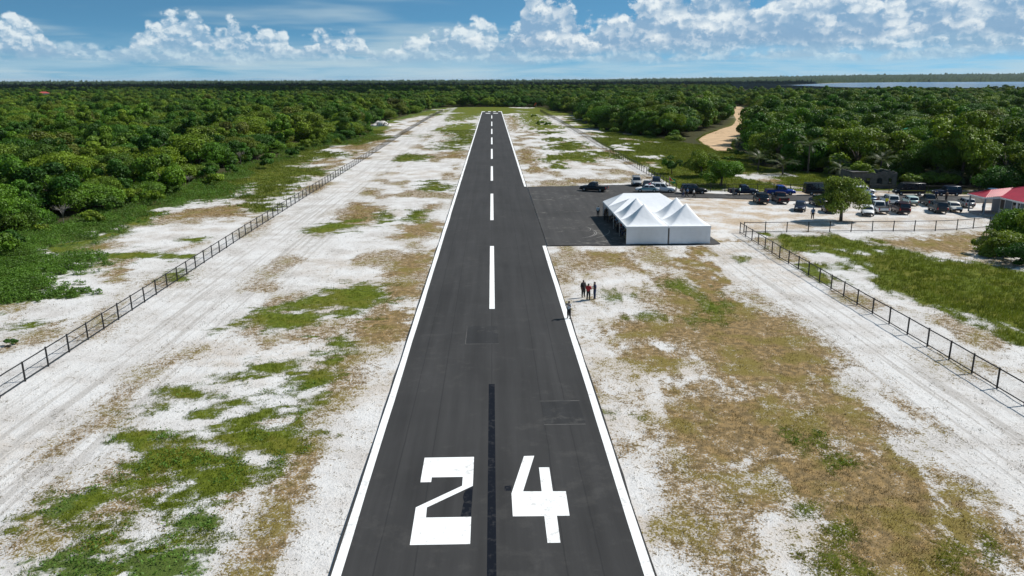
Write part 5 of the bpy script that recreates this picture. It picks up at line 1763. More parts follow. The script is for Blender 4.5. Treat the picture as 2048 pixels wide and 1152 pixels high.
# heap of cleared sand and stumps beside the left fence, far end
t_ = thing('debris_heap', 'heap of white sand and dead stumps by the left forest edge', 'heap', (-53.5, 381, 0))
V_, F_a = ICO[3]
n_ = 1 + 0.25 * np.sin(V_ @ np.array([3.1, 2.2, 1.3])) + 0.12 * np.sin(V_ @ np.array([7, -6, 5]))
link('sand_mound', mesh_np('sand_mound', V_ * n_[:, None] * np.array([4.6, 3.2, 1.9]), F_a, mat('mound_sand', (0.60, 0.57, 0.53), 0.95, var=0.25, vscale=0.8), True), t_)
for k_ in range(7):
    a_ = rs.uniform(-.6, 3.6)
    mb = MB()
    p_ = Vector((math.cos(a_) * 2.5 + 1.5, -1.8 + rs.uniform(-1, 1), 1.0))
    q_ = p_ + Vector((rs.uniform(-2, 2), rs.uniform(-1, 1), rs.uniform(.2, 1.2)))
    mb.tube([p_ - Vector((0, 0, .6)), (p_ + q_) / 2, q_], [.28, .2, .07], 6)
    mb.build('stump', M_BARK, t_)

# windsock by the far fence
t_ = thing('windsock', 'orange windsock on a pole at the far end of the right fence', 'windsock', (31.8, 574, 0))
MB().tube([(0, 0, 0), (0, 0, 5.2)], 0.07, 8).build('pole', M_ALU, t_)
mb = MB()
mb.tube([(0, 0, 5.0), (-0.5, 0, 4.7), (-1.2, 0, 3.9), (-1.5, 0, 3.1)], [.55, .5, .4, .28], 10, False)
mb.build('sock', mat('orange_cloth', (0.62, 0.10, 0.03), 0.8), t_, True)

# green tarpaulin strung up in the forest
t_ = thing('tarpaulin', 'bright green tarpaulin strung up among the trees behind the car park', 'tarpaulin', (119, 229, 0))
mb = MB()
n_ = 12
vs_ = [(-2.4 + 4.8 * i / n_, -0.3 - 1.0 * j / 5, 7.1 - 0.55 * math.sin(math.pi * i / n_) * (1 if j == 0 else .6) - 1.1 * j / 5 * (0.6 + .4 * math.sin(math.pi * i / n_))) for j in range(6) for i in range(n_ + 1)]
mb.add(vs_, [(j * (n_ + 1) + i, j * (n_ + 1) + i + 1, (j + 1) * (n_ + 1) + i + 1, (j + 1) * (n_ + 1) + i) for j in range(5) for i in range(n_)])
mb.build('sheet', mat('green_tarp', (0.01, 0.34, 0.17), 0.5, var=0.15), t_, True)
for x_ in (-2.5, 2.5):
    MB().tube([(x_, -.2, 0), (x_, -.25, 7.3)], 0.06, 6).build('pole', M_BARK, t_)

# flag on the fence: green with a red triangle edged in yellow and white
t_ = thing('flag', 'green flag with a red and yellow arrowhead hanging by the fence corner', 'flag', (33.9, 149.3, 0))
MB().tube([(0, 0, -.2), (0, 0, 2.75)], 0.025, 6).build('pole', M_WHITE, t_)


def cloth_pt(u, v):
    """u along the fly, v from top to bottom; the cloth hangs and waves"""
    return (0.03 + u * 1.15, 0.13 * math.sin(u * 5.0) * u, 2.70 - v * 0.85 - u * 0.55 - 0.10 * math.sin(u * 3.1))


def flag_poly(pts, off, nm, m):
    bm = bmesh.new()
    cx_ = sum(p[0] for p in pts) / len(pts)
    cy_ = sum(p[1] for p in pts) / len(pts)
    n = 6
    rings = []
    for k in range(n + 1):
        f = k / n
        rings.append([(cx_ + (p[0] - cx_) * f, cy_ + (p[1] - cy_) * f) for p in pts])
    mb = MB()
    dense = [p for r_ in rings for p in r_]
    fs = []
    L = len(pts)
    for k in range(n):
        for i in range(L):
            fs.append((k * L + i, k * L + (i + 1) % L, (k + 1) * L + (i + 1) % L, (k + 1) * L + i))
    bm.free()
    vs = [(cloth_pt(u, v)[0], cloth_pt(u, v)[1] - off, cloth_pt(u, v)[2]) for u, v in dense]
    mb.add(vs, fs)
    mb.build(nm, m, t_, True)


def edge_pts(P, n=8):
    out = []
    for a, b in zip(P, P[1:] + P[:1]):
        out += [(a[0] + (b[0] - a[0]) * i / n, a[1] + (b[1] - a[1]) * i / n) for i in range(n)]
    return out


flag_poly(edge_pts([(0, 0), (1, 0), (1, 1), (0, 1)]), 0.0, 'green_field', mat('flag_green', (0.0, 0.22, 0.06), 0.8))
flag_poly(edge_pts([(0, 0.0), (1, 0.5), (0, 1.0)]), 0.012, 'white_arrowhead', mat('flag_white', (0.75, 0.75, 0.75), 0.8))
flag_poly(edge_pts([(0, 0.05), (0.93, 0.5), (0, 0.95)]), 0.022, 'yellow_arrowhead', mat('flag_yellow', (0.75, 0.52, 0.02), 0.8))
flag_poly(edge_pts([(0, 0.02), (0.50, 0.5), (0, 0.98)]), 0.032, 'black_triangle', mat('flag_black', (0.01, 0.01, 0.01), 0.8))
flag_poly(edge_pts([(0, 0.06), (0.45, 0.5), (0, 0.94)]), 0.042, 'red_triangle', mat('flag_red', (0.55, 0.02, 0.03), 0.8))

# ------------------------------------------------------------------ vehicles
def paint(name, c, rough=0.28, metal=0.0):
    return mat(name, c, rough, metal, var=0.10, vscale=1.4, coat=0.15, spec=0.35)


PAINT = {k: paint('car_paint_' + k, c) for k, c in dict(black=(0.012, 0.012, 0.014), white=(0.72, 0.72, 0.71), silver=(0.30, 0.31, 0.32), grey=(0.035, 0.037, 0.04), blue=(0.012, 0.045, 0.26),
                                                        navy=(0.008, 0.014, 0.036), maroon=(0.040, 0.008, 0.008), mint=(0.50, 0.62, 0.58), cream=(0.62, 0.60, 0.54), steel=(0.06, 0.13, 0.22)).items()}
M_TYRE = mat('tyre_rubber', (0.018, 0.018, 0.018), 0.85)
M_RIM = mat('wheel_rim', (0.42, 0.42, 0.43), 0.35, 0.8)
M_LAMP = mat('headlamp_lens', (0.75, 0.77, 0.78), 0.12)
M_TAIL = mat('tail_lamp_lens', (0.38, 0.01, 0.01), 0.2)
M_TRIM = mat('black_trim', (0.02, 0.02, 0.02), 0.6)
M_TEAL = mat('teal_stripe_paint', (0.02, 0.26, 0.27), 0.35)
M_YEL = mat('yellow_stripe_paint', (0.62, 0.46, 0.03), 0.4)

SPEC = dict(   # length, width, height, shoulder, hood height, cabin base rear/front, roof rear/front, wheelbase rear/front, tail height
    suv=(4.75, 1.86, 1.82, 1.08, 1.04, -2.28, 1.02, -2.05, 0.30, -1.38, 1.42, 1.06),
    pickup=(5.30, 1.86, 1.80, 1.05, 1.04, -0.72, 1.22, -0.52, 0.52, -1.60, 1.62, 1.05),
    sedan=(4.55, 1.74, 1.46, 0.92, 0.86, -1.72, 1.22, -0.98, 0.30, -1.30, 1.36, 0.94),
    hatch=(4.05, 1.70, 1.50, 0.92, 0.88, -1.96, 1.06, -1.62, 0.24, -1.18, 1.28, 0.92),
    van=(5.35, 1.90, 2.25, 1.15, 1.06, -2.62, 2.18, -2.56, 1.30, -1.55, 1.75, 1.15))


def car_parts(kind):
    L, Wd, H, sh, hood, cb0, cb1, r0, r1, w0, w1, tail = SPEC[kind]
    w = Wd / 2
    out = {}
    mb = MB()

    def ring(x, hw_, zl, zt):
        return [(x, -hw_ * .9, zl), (x, hw_ * .9, zl), (x, hw_, zl + .12), (x, hw_, (zl + zt) / 2), (x, hw_ * .985, zt - .12), (x, hw_ * .87, zt), (x, -hw_ * .87, zt), (x, -hw_ * .985, zt - .12), (x, -hw_, (zl + zt) / 2), (x, -hw_, zl + .12)]
    st = [(-L / 2, w * .90, .48, tail - .14), (-L / 2 + .10, w * .96, .34, tail - .02), (-L / 2 + .5, w, .30, tail), (cb0 + .2 if kind != 'pickup' else -0.9, w, .28, sh), (0.2, w, .28, sh), (cb1 - .1, w, .28, sh - .01),
          (L / 2 - .75, w * .985, .30, hood), (L / 2 - .22, w * .93, .34, hood - .10), (L / 2 - .04, w * .84, .40, hood - .24), (L / 2, w * .78, .46, hood - .38)]
    st.sort()
    mb.loft([ring(*s) for s in st])
    out['body'] = mb.mesh('body', PAINT['black'], True)
    # cabin: roof and pillars
    mb = MB()
    bw, tw = w * .95, w * .78
    if kind == 'van':
        bw, tw = w * .985, w * .88
    n = 6
    def cab(x0, x1, hw_, z):
        return [(x0, -hw_, z), (x1, -hw_ * .97, z), (x1, hw_ * .97, z), (x0, hw_, z)]
    zr = H - 0.07
    mb.loft([cab(cb0, cb1, bw, sh - .12), cab(cb0 + (r0 - cb0) * .85, cb1 + (r1 - cb1) * .88, tw + .03, zr - .02), cab(r0, r1, tw * .96, H - .025), cab(r0 + .22, r1 - .2, tw * .8, H)])
    out['cabin'] = mb.mesh('cabin', PAINT['black'], True, 0.03)
    zs = sh + .03
    zt = zr - .07

    def at_z(z):
        t = (z - (sh - .12)) / (zr - .02 - (sh - .12))
        return cb0 + (r0 - cb0) * .85 * t, cb1 + (r1 - cb1) * .88 * t, bw + (tw + .03 - bw) * t

    (a0, a1, aw), (b0, b1, bw2) = at_z(zs), at_z(zt)
    e = .014

    def quad(nm, pts):
        out.setdefault(nm, []).append(MB().add(pts, [(0, 1, 2, 3)]).mesh(nm, M_GLASS))
    quad('windscreen', [(a1 + e, -aw * .88, zs), (a1 + e, aw * .88, zs), (b1 + e, bw2 * .86, zt), (b1 + e, -bw2 * .86, zt)])
    quad('rear_window', [(a0 - e, aw * .86, zs), (a0 - e, -aw * .86, zs), (b0 - e, -bw2 * .82, zt), (b0 - e, bw2 * .82, zt)])
    cuts = {'suv': [.04, .26, .30, .62, .66, .93], 'pickup': [.06, .46, .52, .92], 'sedan': [.05, .49, .54, .94], 'hatch': [.05, .22, .27, .60, .64, .93], 'van': [.03, .25, .28, .50, .53, .74, .78, .96]}[kind]
    for s in (-1, 1):
        for c0, c1 in zip(cuts[::2], cuts[1::2]):
            f0, f1 = a0 + (a1 - a0) * c0, a0 + (a1 - a0) * c1
            g0, g1 = b0 + (b1 - b0) * c0, b0 + (b1 - b0) * c1
            p = [(f0, s * (aw + e), zs), (f1, s * (aw * .975 + e), zs), (g1, s * (bw2 * .975 + e), zt), (g0, s * (bw2 + e), zt)]
            quad('side_window', p if s < 0 else p[::-1])
    for s in (-1, 1):
        out.setdefault('headlight', []).append(MB().box(L / 2 - .30, L / 2 - .02, s * w * .60 - .16, s * w * .60 + .16, hood - .36, hood - .17).mesh('headlight', M_LAMP, bevel=.03))
        out.setdefault('tail_light', []).append(MB().box(-L / 2 - .015, -L / 2 + .12, s * w * .80 - .08, s * w * .80 + .08, tail - .40, tail - .08).mesh('tail_light', M_TAIL))
        out.setdefault('mirror', []).append(MB().box(cb1 - .55, cb1 - .35, s * (w + .10) - .09, s * (w + .10) + .09, sh + .02, sh + .20).mesh('mirror', M_TRIM, bevel=.03))
    out['front_bumper'] = MB().box(L / 2 - .10, L / 2 + .06, -w * .80, w * .80, .34, .56).mesh('front_bumper', M_TRIM, bevel=.04)
    out['rear_bumper'] = MB().box(-L / 2 - .10, -L / 2 + .05, -w * .86, w * .86, .40, .60).mesh('rear_bumper', M_TRIM, bevel=.04)
    out['grille'] = MB().box(L / 2 - .06, L / 2 + .025, -w * .42, w * .42, hood - .42, hood - .24).mesh('grille', M_TRIM)
    if kind == 'pickup':
        out['load_bed'] = MB().box(-L / 2 + .12, cb0 - .06, -w * .80, w * .80, tail - .02, tail + .015).mesh('load_bed', M_TRIM)
        out['bed_rail'] = MB().box(-L / 2 + .04, cb0 - .04, w * .82, w * .96, tail - .03, tail + .06).box(-L / 2 + .04, cb0 - .04, -w * .96, -w * .82, tail - .03, tail + .06).box(-L / 2 + .03, -L / 2 + .12, -w * .82, w * .82, tail - .03, tail + .05).mesh('bed_rail', M_TRIM)
    if kind in ('suv', 'van'):
        out['roof_rack'] = MB().tube([(r0 + .3, -tw * .82, H + .05), (r1 - .3, -tw * .82, H + .05)], .022, 5).tube([(r0 + .3, tw * .82, H + .05), (r1 - .3, tw * .82, H + .05)], .022, 5).box(r0 + .5, r0 + .55, -tw * .82, tw * .82, H - .03, H + .045).box(r1 - .55, r1 - .5, -tw * .82, tw * .82, H - .03, H + .045).mesh('roof_rack', M_TRIM)
    out['wheels'] = [(w0, -1), (w0, 1), (w1, -1), (w1, 1)]
    return out


CAR = {k: car_parts(k) for k in SPEC}
mb = MB()
prof_ = [(-.12, .19), (-.12, .31), (-.09, .355), (.09, .355), (.12, .31), (.12, .19)]
mb.loft([[(math.cos(a) * r_, y_, math.sin(a) * r_) for a in [2 * math.pi * k / 18 for k in range(18)]] for y_, r_ in prof_], False)
WHEEL = mb.mesh('tyre', M_TYRE, True)
mb = MB()
mb.loft([[(math.cos(a) * r_, y_, math.sin(a) * r_) for a in [2 * math.pi * k / 12 for k in range(12)]] for y_, r_ in ((-.125, .06), (-.10, .20), (.10, .20), (.125, .06))])
RIM = mb.mesh('rim', M_RIM)


def vehicle(kind, colr, x, y, heading, label, cat, group=None, z=0.0, roof=None, extra=None):
    """heading: degrees, 0 = nose to +X, 90 = nose away from the camera"""
    t = thing({'suv': 'sport_utility_car', 'pickup': 'pickup_truck', 'sedan': 'sedan_car', 'hatch': 'hatchback_car', 'van': 'passenger_van'}[kind], label, cat, (x, y, z), math.radians(heading), group)
    P = CAR[kind]
    w = SPEC[kind][1] / 2
    for nm, me in P.items():
        if nm == 'wheels':
            for (wx, s) in me:
                wh = link('wheel', WHEEL, t, (wx, s * (w - .10), .355))
                link('rim', RIM, wh)
            continue
        for q in (me if isinstance(me, list) else [me]):
            o = link(nm, q, t)
            if nm in ('body', 'cabin'):
                o.material_slots[0].link = 'OBJECT'
                o.material_slots[0].material = PAINT[roof if (nm == 'cabin' and roof) else colr]
    L = SPEC[kind][0]
    if extra == 'police':
        for s in (-1, 1):
            MB().box(-1.7, 1.3, s * (w + .006) - .006, s * (w + .006) + .006, .62, .84).build('side_stripe', M_TEAL, t)
        MB().box(-.55, -.15, -.55, .55, SPEC[kind][2], SPEC[kind][2] + .13).build('light_bar', M_TAIL, t, bevel=.03)
    if extra == 'yellow_line':
        for s in (-1, 1):
            MB().box(-2.4, 2.0, s * (w + .006) - .006, s * (w + .006) + .006, .86, .95).build('side_stripe', M_YEL, t)
    return t


GP = 'cars parked in the sandy car park'
GR = 'cars parked along the fence'
GA = 'cars standing at the edge of the apron'
AZ0 = RZ - 0.006
vehicle('pickup', 'black', 19.3, 148.6, 152, 'black pickup standing alone on the apron', 'pickup', GA, AZ0)
vehicle('suv', 'silver', 29.0, 157.0, -96, 'silver car at the back of the group on the apron edge', 'car', GA, AZ0)
vehicle('sedan', 'black', 30.2, 152.2, -105, 'black car in the middle of the group on the apron edge', 'car', GA, AZ0)
vehicle('suv', 'navy', 32.7, 155.4, -100, 'dark blue car nearest the fence in the group on the apron edge', 'car', GA, 0)
vehicle('sedan', 'white', 29.3, 146.9, 168, 'white car with teal stripes and a red light bar behind the tents', 'car', GA, AZ0, None, 'police')
vehicle('suv', 'white', 32.2, 146.9, -18, 'white car with dark windows beside the flag', 'car', GA, 0)
vehicle('suv', 'black', 37.5, 144.6, 0, 'black car by the fence corner, its headlamp to the right', 'car', GR)
vehicle('pickup', 'navy', 46.4, 143.2, -2, 'dark pickup by the fence with two people at its tail', 'pickup', GR)
vehicle('pickup', 'blue', 53.0, 142.4, -3, 'bright blue pickup parked along the fence', 'pickup', GR)
vehicle('van', 'black', 60.0, 142.0, -3, 'black van parked along the fence, left of the tree top', 'van', GR)
vehicle('hatch', 'white', 68.8, 142.8, -4, 'white car along the fence partly behind the round tree', 'car', GR)
vehicle('van', 'black', 76.4, 141.2, 177, 'long black van with a yellow side line in front of the ruin', 'van', GR, 0, None, 'yellow_line')
vehicle('suv', 'navy', 82.8, 140.0, 178, 'dark car along the fence right of the long van', 'car', GR)
vehicle('sedan', 'steel', 90.2, 138.6, 176, 'blue car along the fence half hidden by the red roof', 'car', GR)
vehicle('suv', 'black', 46.3, 133.2, 84, 'black car seen from behind, first of the car park row', 'car', GP)
vehicle('pickup', 'maroon', 49.8, 133.6, 86, 'dark red pickup seen from behind, below the blue pickup', 'pickup', GP)
vehicle('sedan', 'navy', 50.0, 124.9, -112, 'dark blue car with a sky-blue windscreen left of the round tree', 'car', GP)
vehicle('suv', 'navy', 55.0, 130.0, 88, 'dark blue car behind the left side of the round tree', 'car', GP)
vehicle('hatch', 'grey', 53.9, 122.9, 80, 'dark car hidden behind the crown of the round tree', 'car', GP)
vehicle('sedan', 'steel', 65.2, 133.4, 82, 'blue car right behind the round tree', 'car', GP)
vehicle('suv', 'white', 67.2, 130.0, 82, 'white car behind the person in the yellow vest', 'car', GP)
vehicle('hatch', 'mint', 70.9, 130.2, 80, 'pale green small car in the middle of the car park', 'car', GP)
vehicle('pickup', 'white', 61.7, 122.6, 84, 'white pickup showing its tailgate right of the round tree', 'pickup', GP)
vehicle('sedan', 'white', 58.9, 120.2, -112, 'white car nearest the fence, right beside the round tree', 'car', GP)
vehicle('suv', 'maroon', 64.9, 121.8, 80, 'dark red car right of the white pickup', 'car', GP)
vehicle('pickup', 'grey', 73.8, 129.6, 78, 'dark grey pickup behind the silver car', 'pickup', GP)
vehicle('suv', 'grey', 71.3, 122.4, 78, 'dark grey car nearest the fence on the right of the car park', 'car', GP)
vehicle('sedan', 'cream', 74.3, 123.2, -105, 'cream car just right of the dark grey one', 'car', GP)
vehicle('hatch', 'silver', 78.8, 127.4, 80, 'silver hatchback nearest the red-roofed house', 'car', GP)

# ------------------------------------------------------------------ people
M_SKIN = mat('brown_skin', (0.115, 0.058, 0.034), 0.6)
M_HAIR = mat('black_hair', (0.010, 0.009, 0.008), 0.7)
M_SHOE = mat('dark_shoes', (0.02, 0.018, 0.016), 0.6)
CLOTH = {k: mat('cloth_' + k, c, 0.85, var=0.12, vscale=6) for k, c in dict(black=(0.015, 0.015, 0.017), white=(0.66, 0.66, 0.66), red=(0.36, 0.02, 0.025), navy=(0.02, 0.035, 0.09), grey=(0.16, 0.16, 0.165), mint=(0.40, 0.62, 0.52),
                                                                         blue=(0.10, 0.18, 0.32), yellow=(0.62, 0.62, 0.03), khaki=(0.22, 0.17, 0.10), brown=(0.10, 0.055, 0.035)).items()}


def body_mesh(pose):
    """one continuous skinned figure, 1.72 m tall, facing +Y; faces get hair, skin, shirt, trousers or shoes by the limb they belong to"""
    sit = pose == 'sit'
    J = {}
    if sit:
        J['pelvis'] = (0, 0, .50)
    else:
        J['pelvis'] = (0, 0, .93)
    pz = J['pelvis'][2]
    J['waist'] = (0, -.01, pz + .14)
    J['chest'] = (0, .0, pz + .36)
    J['neckb'] = (0, -.01, pz + .50)
    J['neck'] = (0, .0, pz + .56)
    J['head'] = (0, .015, pz + .66)
    J['crown'] = (0, .005, pz + .755)
    arms = {'stand': [((.20, -.01, pz + .45), (.27, -.03, pz + .17), (.27, .05, pz - .06)), ((-.20, -.01, pz + .45), (-.27, -.03, pz + .17), (-.26, .06, pz - .06))],
            'walk': [((.20, 0, pz + .45), (.25, .13, pz + .20), (.23, .30, pz + .02)), ((-.20, 0, pz + .45), (-.26, -.14, pz + .19), (-.25, -.20, pz - .05))],
            'camera': [((.20, 0, pz + .45), (.29, .13, pz + .26), (.12, .30, pz + .50)), ((-.20, 0, pz + .45), (-.29, .13, pz + .26), (-.12, .30, pz + .50))],
            'talk': [((.20, 0, pz + .45), (.27, -.02, pz + .18), (.20, .24, pz + .22)), ((-.20, 0, pz + .45), (-.27, -.02, pz + .18), (-.13, .20, pz + .13))],
            'sit': [((.20, 0, pz + .45), (.26, .06, pz + .18), (.17, .30, pz + .12)), ((-.20, 0, pz + .45), (-.26, .06, pz + .18), (-.17, .30, pz + .12))]}[pose]
    if sit:
        legs = [[(.10, .02, pz), (.13, .43, pz + .02), (.13, .47, .09), (.13, .60, .04)], [(-.10, .02, pz), (-.13, .43, pz + .02), (-.13, .45, .09), (-.13, .58, .04)]]
    elif pose == 'walk':
        legs = [[(.095, 0, .90), (.10, .22, .50), (.10, .26, .09), (.10, .39, .045)], [(-.095, 0, .90), (-.10, .04, .48), (-.10, -.30, .16), (-.10, -.22, .05)]]
    else:
        legs = [[(.095, 0, .90), (.12, .02, .49), (.13, -.02, .09), (.15, .12, .04)], [(-.095, 0, .90), (-.12, .02, .49), (-.13, -.02, .09), (-.15, .12, .04)]]
    V, E, Rr, segs = [], [], [], []

    def add(p, r):
        V.append(p)
        Rr.append(r)
        return len(V) - 1
    ids = {}
    for nm, r in (('pelvis', (.20, .155)), ('waist', (.185, .145)), ('chest', (.225, .16)), ('neckb', (.12, .095)), ('neck', (.065, .066)), ('head', (.098, .115)), ('crown', (.08, .092))):
        ids[nm] = add(J[nm], r)
    ch = ['pelvis', 'waist', 'chest', 'neckb', 'neck', 'head', 'crown']
    reg = ['shirt', 'shirt', 'shirt', 'skin', 'skin', 'hair']
    for a, b, rg_ in zip(ch[:-1], ch[1:], reg):
        E.append((ids[a], ids[b]))
        segs.append((J[a], J[b], rg_))
    hands = []
    for (s, e, h) in arms:
        i0, i1, i2 = add(s, (.086, .086)), add(e, (.055, .055)), add(h, (.040, .040))
        hv = Vector(h) + (Vector(h) - Vector(e)).normalized() * .09
        i3 = add(tuple(hv), (.040, .022))
        E += [(ids['chest'], i0), (i0, i1), (i1, i2), (i2, i3)]
        segs += [(J['chest'], s, 'shirt'), (s, e, 'shirt'), (e, h, 'skin'), (h, tuple(hv), 'skin')]
        hands.append((Vector(h), hv))
    for lg in legs:
        ii = [add(lg[0], (.128, .128)), add(lg[1], (.094, .094)), add(lg[2], (.062, .062)), add(lg[3], (.055, .042))]
        E += [(ids['pelvis'], ii[0]), (ii[0], ii[1]), (ii[1], ii[2]), (ii[2], ii[3])]
        segs += [(J['pelvis'], lg[0], 'pants'), (lg[0], lg[1], 'pants'), (lg[1], lg[2], 'pants'), (lg[2], lg[3], 'shoe')]
    me = bpy.data.meshes.new('skeleton')
    me.from_pydata(V, E, [])
    o = bpy.data.objects.new('skeleton', me)
    col.objects.link(o)
    o.modifiers.new('skin', 'SKIN')
    for i, r in enumerate(Rr):
        me.skin_vertices[0].data[i].radius = r
        me.skin_vertices[0].data[i].use_root = (i == 0)
    s_ = o.modifiers.new('sub', 'SUBSURF')
    s_.levels = s_.render_levels = 1
    dg = bpy.context.evaluated_depsgraph_get()
    ev = o.evaluated_get(dg).to_mesh()
    bm = bmesh.new()
    bm.from_mesh(ev)
    bpy.data.objects.remove(o)
    names = ['skin', 'hair', 'shirt', 'pants', 'shoe']
    S = [(Vector(a), Vector(b), names.index(k)) for a, b, k in segs]
    hd = Vector(J['head'])
    for f in bm.faces:
        c = f.calc_center_median()
        best, bi = 1e9, 2
        for a, b, k in S:
            ab = b - a
            t = max(0, min(1, (c - a).dot(ab) / max(ab.length_squared, 1e-9)))
            d = (c - a - ab * t).length
            if d < best:
                best, bi = d, k
        if c.z > hd.z - .08 and (c - hd).length < .2:
            bi = 1 if (c.z > hd.z + .055 or c.y < hd.y - .035) else 0
        if (not sit) and bi == 2 and c.z < pz - .02 and abs(c.x) < .2:
            bi = 3
        f.material_index = bi
        f.smooth = True

    def tube(pts, rad, mi, seg=5):
        m2 = MB()
        m2.tube(pts, rad, seg)
        vs = [bm.verts.new(v) for v in m2.v]
        for f in m2.f:
            try:
                fc = bm.faces.new([vs[i] for i in f])
                fc.material_index = mi
                fc.smooth = True
            except ValueError:
                pass
    for hi, (a, b) in enumerate(hands):                       # fingers and thumb, slightly curled
        d = (b - a).normalized()
        sd = d.cross(Vector((0, 0, 1)))
        if sd.length < .2:
            sd = d.cross(Vector((0, 1, 0)))
        sd.normalize()
        cu = sd.cross(d) * (1 if hi else -1)
        for k, ln in enumerate((.062, .072, .068, .054)):
            p = b + sd * (-.027 + .018 * k)
            tube([p - d * .02, p + d * ln * .55, p + d * ln * .95 + cu * .018], [.009, .0085, .006], 0)
        p = (a + b) / 2 + sd * -.03
        tube([p, p - sd * .03 + d * .03, p - sd * .032 + d * .062], [.011, .0095, .007], 0)
    tube([hd + Vector((0, .085, .03)), hd + Vector((0, .118, -.015)), hd + Vector((0, .10, -.03))], [.010, .017, .012], 0)    # nose
    for s in (-1, 1):
        tube([hd + Vector((s * .033, .086, .025)), hd + Vector((s * .033, .098, .025))], [.013, .008], 1)                     # eyes
        tube([hd + Vector((s * .078, .0, .02)), hd + Vector((s * .092, -.012, -.01))], [.014, .012], 0)                       # ears
    tube([hd + Vector((-.025, .094, -.05)), hd + Vector((.025, .094, -.05))], [.006, .006], 1)                                # mouth
    if pose == 'camera':
        cz = pz + .56
        m2 = MB().box(-.075, .075, .33, .40, cz - .05, cz + .05).box(-.035, .035, .40, .50, cz - .035, cz + .035)
        vs = [bm.verts.new(v) for v in m2.v]
        for f in m2.f:
            bm.faces.new([vs[i] for i in f]).material_index = 4
    out = bpy.data.meshes.new('body')
    bm.to_mesh(out)
    bm.free()
    for nm in names:
        out.materials.append({'skin': M_SKIN, 'hair': M_HAIR, 'shirt': CLOTH['white'], 'pants': CLOTH['black'], 'shoe': M_SHOE}[nm])
    return out


BODY = {p: body_mesh(p) for p in ('stand', 'walk', 'camera', 'talk', 'sit')}


def person(pose, x, y, face, shirt, pants, label, group=None, h=1.0, z=0.0):
    """face: degrees, direction the person looks (90 = away from the camera)"""
    o = link('person', BODY[pose], None, (x, y, z), (0, 0, math.radians(face - 90)), h)
    for i, k in ((2, CLOTH[shirt]), (3, CLOTH[pants])):
        o.material_slots[i].link = 'OBJECT'
        o.material_slots[i].material = k
    return tag(o, label, 'person', group)


person('camera', 6.66, 66.2, 230, 'white', 'black', 'person in white shirt holding up a camera on the runway edge line', None, 0.97, RZ)
person('stand', 8.75, 73.4, -60, 'black', 'black', 'person all in black at the left of the group of three', None, 1.04)
person('talk', 9.12, 72.3, 60, 'red', 'black', 'person in red top in front of the group of three', None, 1.0)
person('talk', 9.78, 72.7, 190, 'navy', 'navy', 'person in dark blue at the right of the group of three', None, 1.03)
person('stand', 16.3, 119.6, 60, 'white', 'black', 'person in white shirt standing just outside the open side of the tents', None, 1.02, RZ)
person('walk', 34.3, 139.1, 185, 'grey', 'navy', 'leftmost of three people walking on the road by the tents', 'people walking on the road', 1.0, AZ0)
person('walk', 35.1, 139.6, 175, 'blue', 'black', 'middle one of three people walking on the road by the tents', 'people walking on the road', 1.03, AZ0)
person('walk', 36.0, 138.5, -10, 'white', 'black', 'rightmost of three walkers on the road, in a white shirt', 'people walking on the road', 1.0, AZ0)
person('stand', 44.0, 141.4, 40, 'grey', 'grey', 'person in grey at the tail of the dark pickup', None, 1.0)
person('stand', 45.1, 141.2, 150, 'mint', 'black', 'person in pale green shirt beside the dark pickup', None, 1.0)
person('stand', 48.6, 116.3, 80, 'blue', 'black', 'person in blue shirt standing in the shade of the round tree', None, 1.05)
person('walk', 64.3, 128.0, 120, 'brown', 'black', 'person in brown between the white pickup and the white car', None, 1.0)
person('talk', 65.4, 127.3, 30, 'yellow', 'navy', 'person in yellow vest among the parked cars', None, 1.0)
person('walk', 78.0, 134.9, 200, 'navy', 'black', 'person in dark clothes walking behind the grey pickup', None, 1.03)
person('stand', 78.9, 133.3, 100, 'brown', 'black', 'person in brown standing beside the walker in the car park', None, 1.05)
person('stand', 76.9, 119.6, 180, 'navy', 'black', 'person in navy on the porch of the red-roofed house', None, 1.0, 0.28)

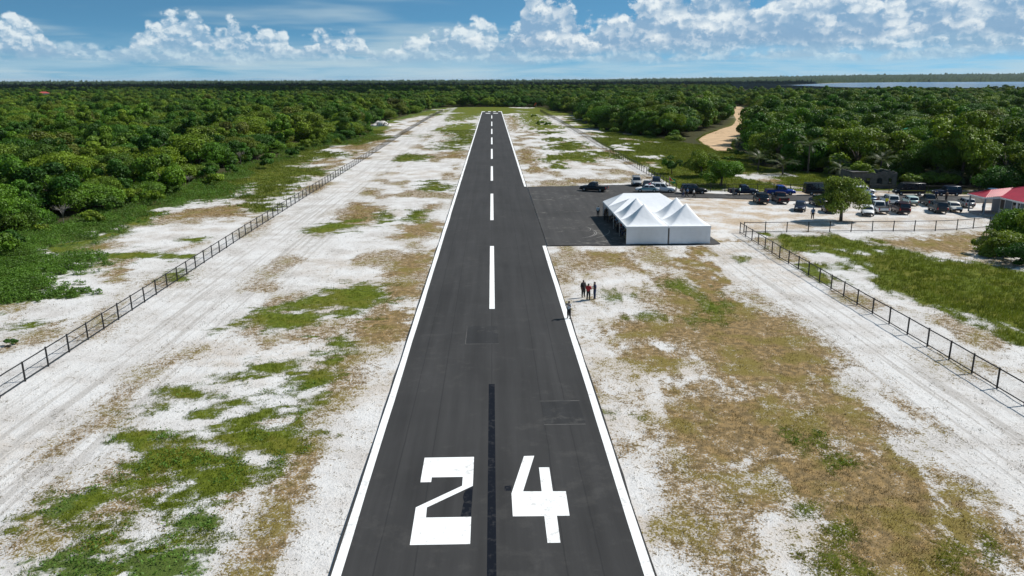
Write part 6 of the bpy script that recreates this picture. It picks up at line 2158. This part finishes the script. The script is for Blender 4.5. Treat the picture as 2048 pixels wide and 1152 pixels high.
# people sitting on chairs in the shade of the tents
M_CHAIR = mat('white_plastic_chair', (0.55, 0.55, 0.54), 0.5)
seat_me = MB().box(-.22, .22, -.21, .22, .41, .45).mesh('seat', M_CHAIR, bevel=.01)
back_me = MB().box(-.21, .21, -.26, -.22, .45, .88).mesh('backrest', M_CHAIR, bevel=.01)
leg_me = MB().tube([(0, 0, 0), (0, 0, .41)], .018, 5).mesh('leg', M_CHAIR)
rt = random.Random(8)
shirts_ = ['white', 'grey', 'khaki', 'navy', 'red', 'white', 'blue', 'brown', 'grey', 'mint', 'white', 'black']
n_ = 0
for row_ in range(2):
    for k_ in range(9):
        x_ = 18.1 + row_ * 1.5 + rt.uniform(-.1, .1)
        y_ = 100.0 + k_ * 2.05 + rt.uniform(-.3, .3)
        a_ = 178 + rt.uniform(-14, 14)
        c_ = thing('chair', 'white plastic chair in the %s row under the open side of the tents' % ('front' if row_ == 0 else 'second'), 'chair', (x_, y_, RZ), math.radians(a_ - 90), 'chairs under the tents, %s row' % ('front' if row_ == 0 else 'second'))
        link('seat', seat_me, c_)
        link('backrest', back_me, c_)
        for sx_ in (-.19, .19):
            for sy_ in (-.18, .19):
                link('leg', leg_me, c_, (sx_, sy_, 0))
        if row_ == 0 or k_ % 2 == 0:
            person('sit', x_, y_, a_, shirts_[n_ % 12], rt.choice(('black', 'navy', 'khaki')), 'person seated in the %s row of chairs in the tent shade' % ('front' if row_ == 0 else 'second'), 'people seated under the tents, %s row' % ('front' if row_ == 0 else 'second'), 1.0, RZ)
            n_ += 1
for x_, y_, p_, f_, s_, lb_ in ((16.9, 116.4, 'stand', 200, 'brown', 'standing person in brown at the shaded side of the tents'), (17.0, 114.2, 'talk', 170, 'khaki', 'standing person in khaki at the shaded side of the tents'),
                                (17.3, 117.9, 'stand', 250, 'black', 'standing person in black at the rear corner of the tents'), (17.3, 106.8, 'talk', 190, 'grey', 'standing person in grey in the shade of the front tents')):
    person(p_, x_, y_, f_, s_, 'black', lb_, None, 1.02, RZ)


# ------------------------------------------------------------------ thin haze over the land
hm = bpy.data.materials.new('haze_air')
hm.use_nodes = True
H_ = NT(hm.node_tree)
H_.n.clear()
ho_ = H_.node('ShaderNodeOutputMaterial')
pv = H_.node('ShaderNodeVolumePrincipled')
pv.inputs['Color'].default_value = (0.72, 0.84, 1.0, 1)
pv.inputs['Density'].default_value = 0.000017
pv.inputs['Anisotropy'].default_value = 0.1
H_.l.new(pv.outputs[0], ho_.inputs['Volume'])
me_ = MB().box(-47000, 47000, -4000, 47000, -6.0, 140.0).mesh('haze', hm)
tag(link('haze', me_), 'thin pale blue haze lying over the far forest', 'haze', kind='stuff')
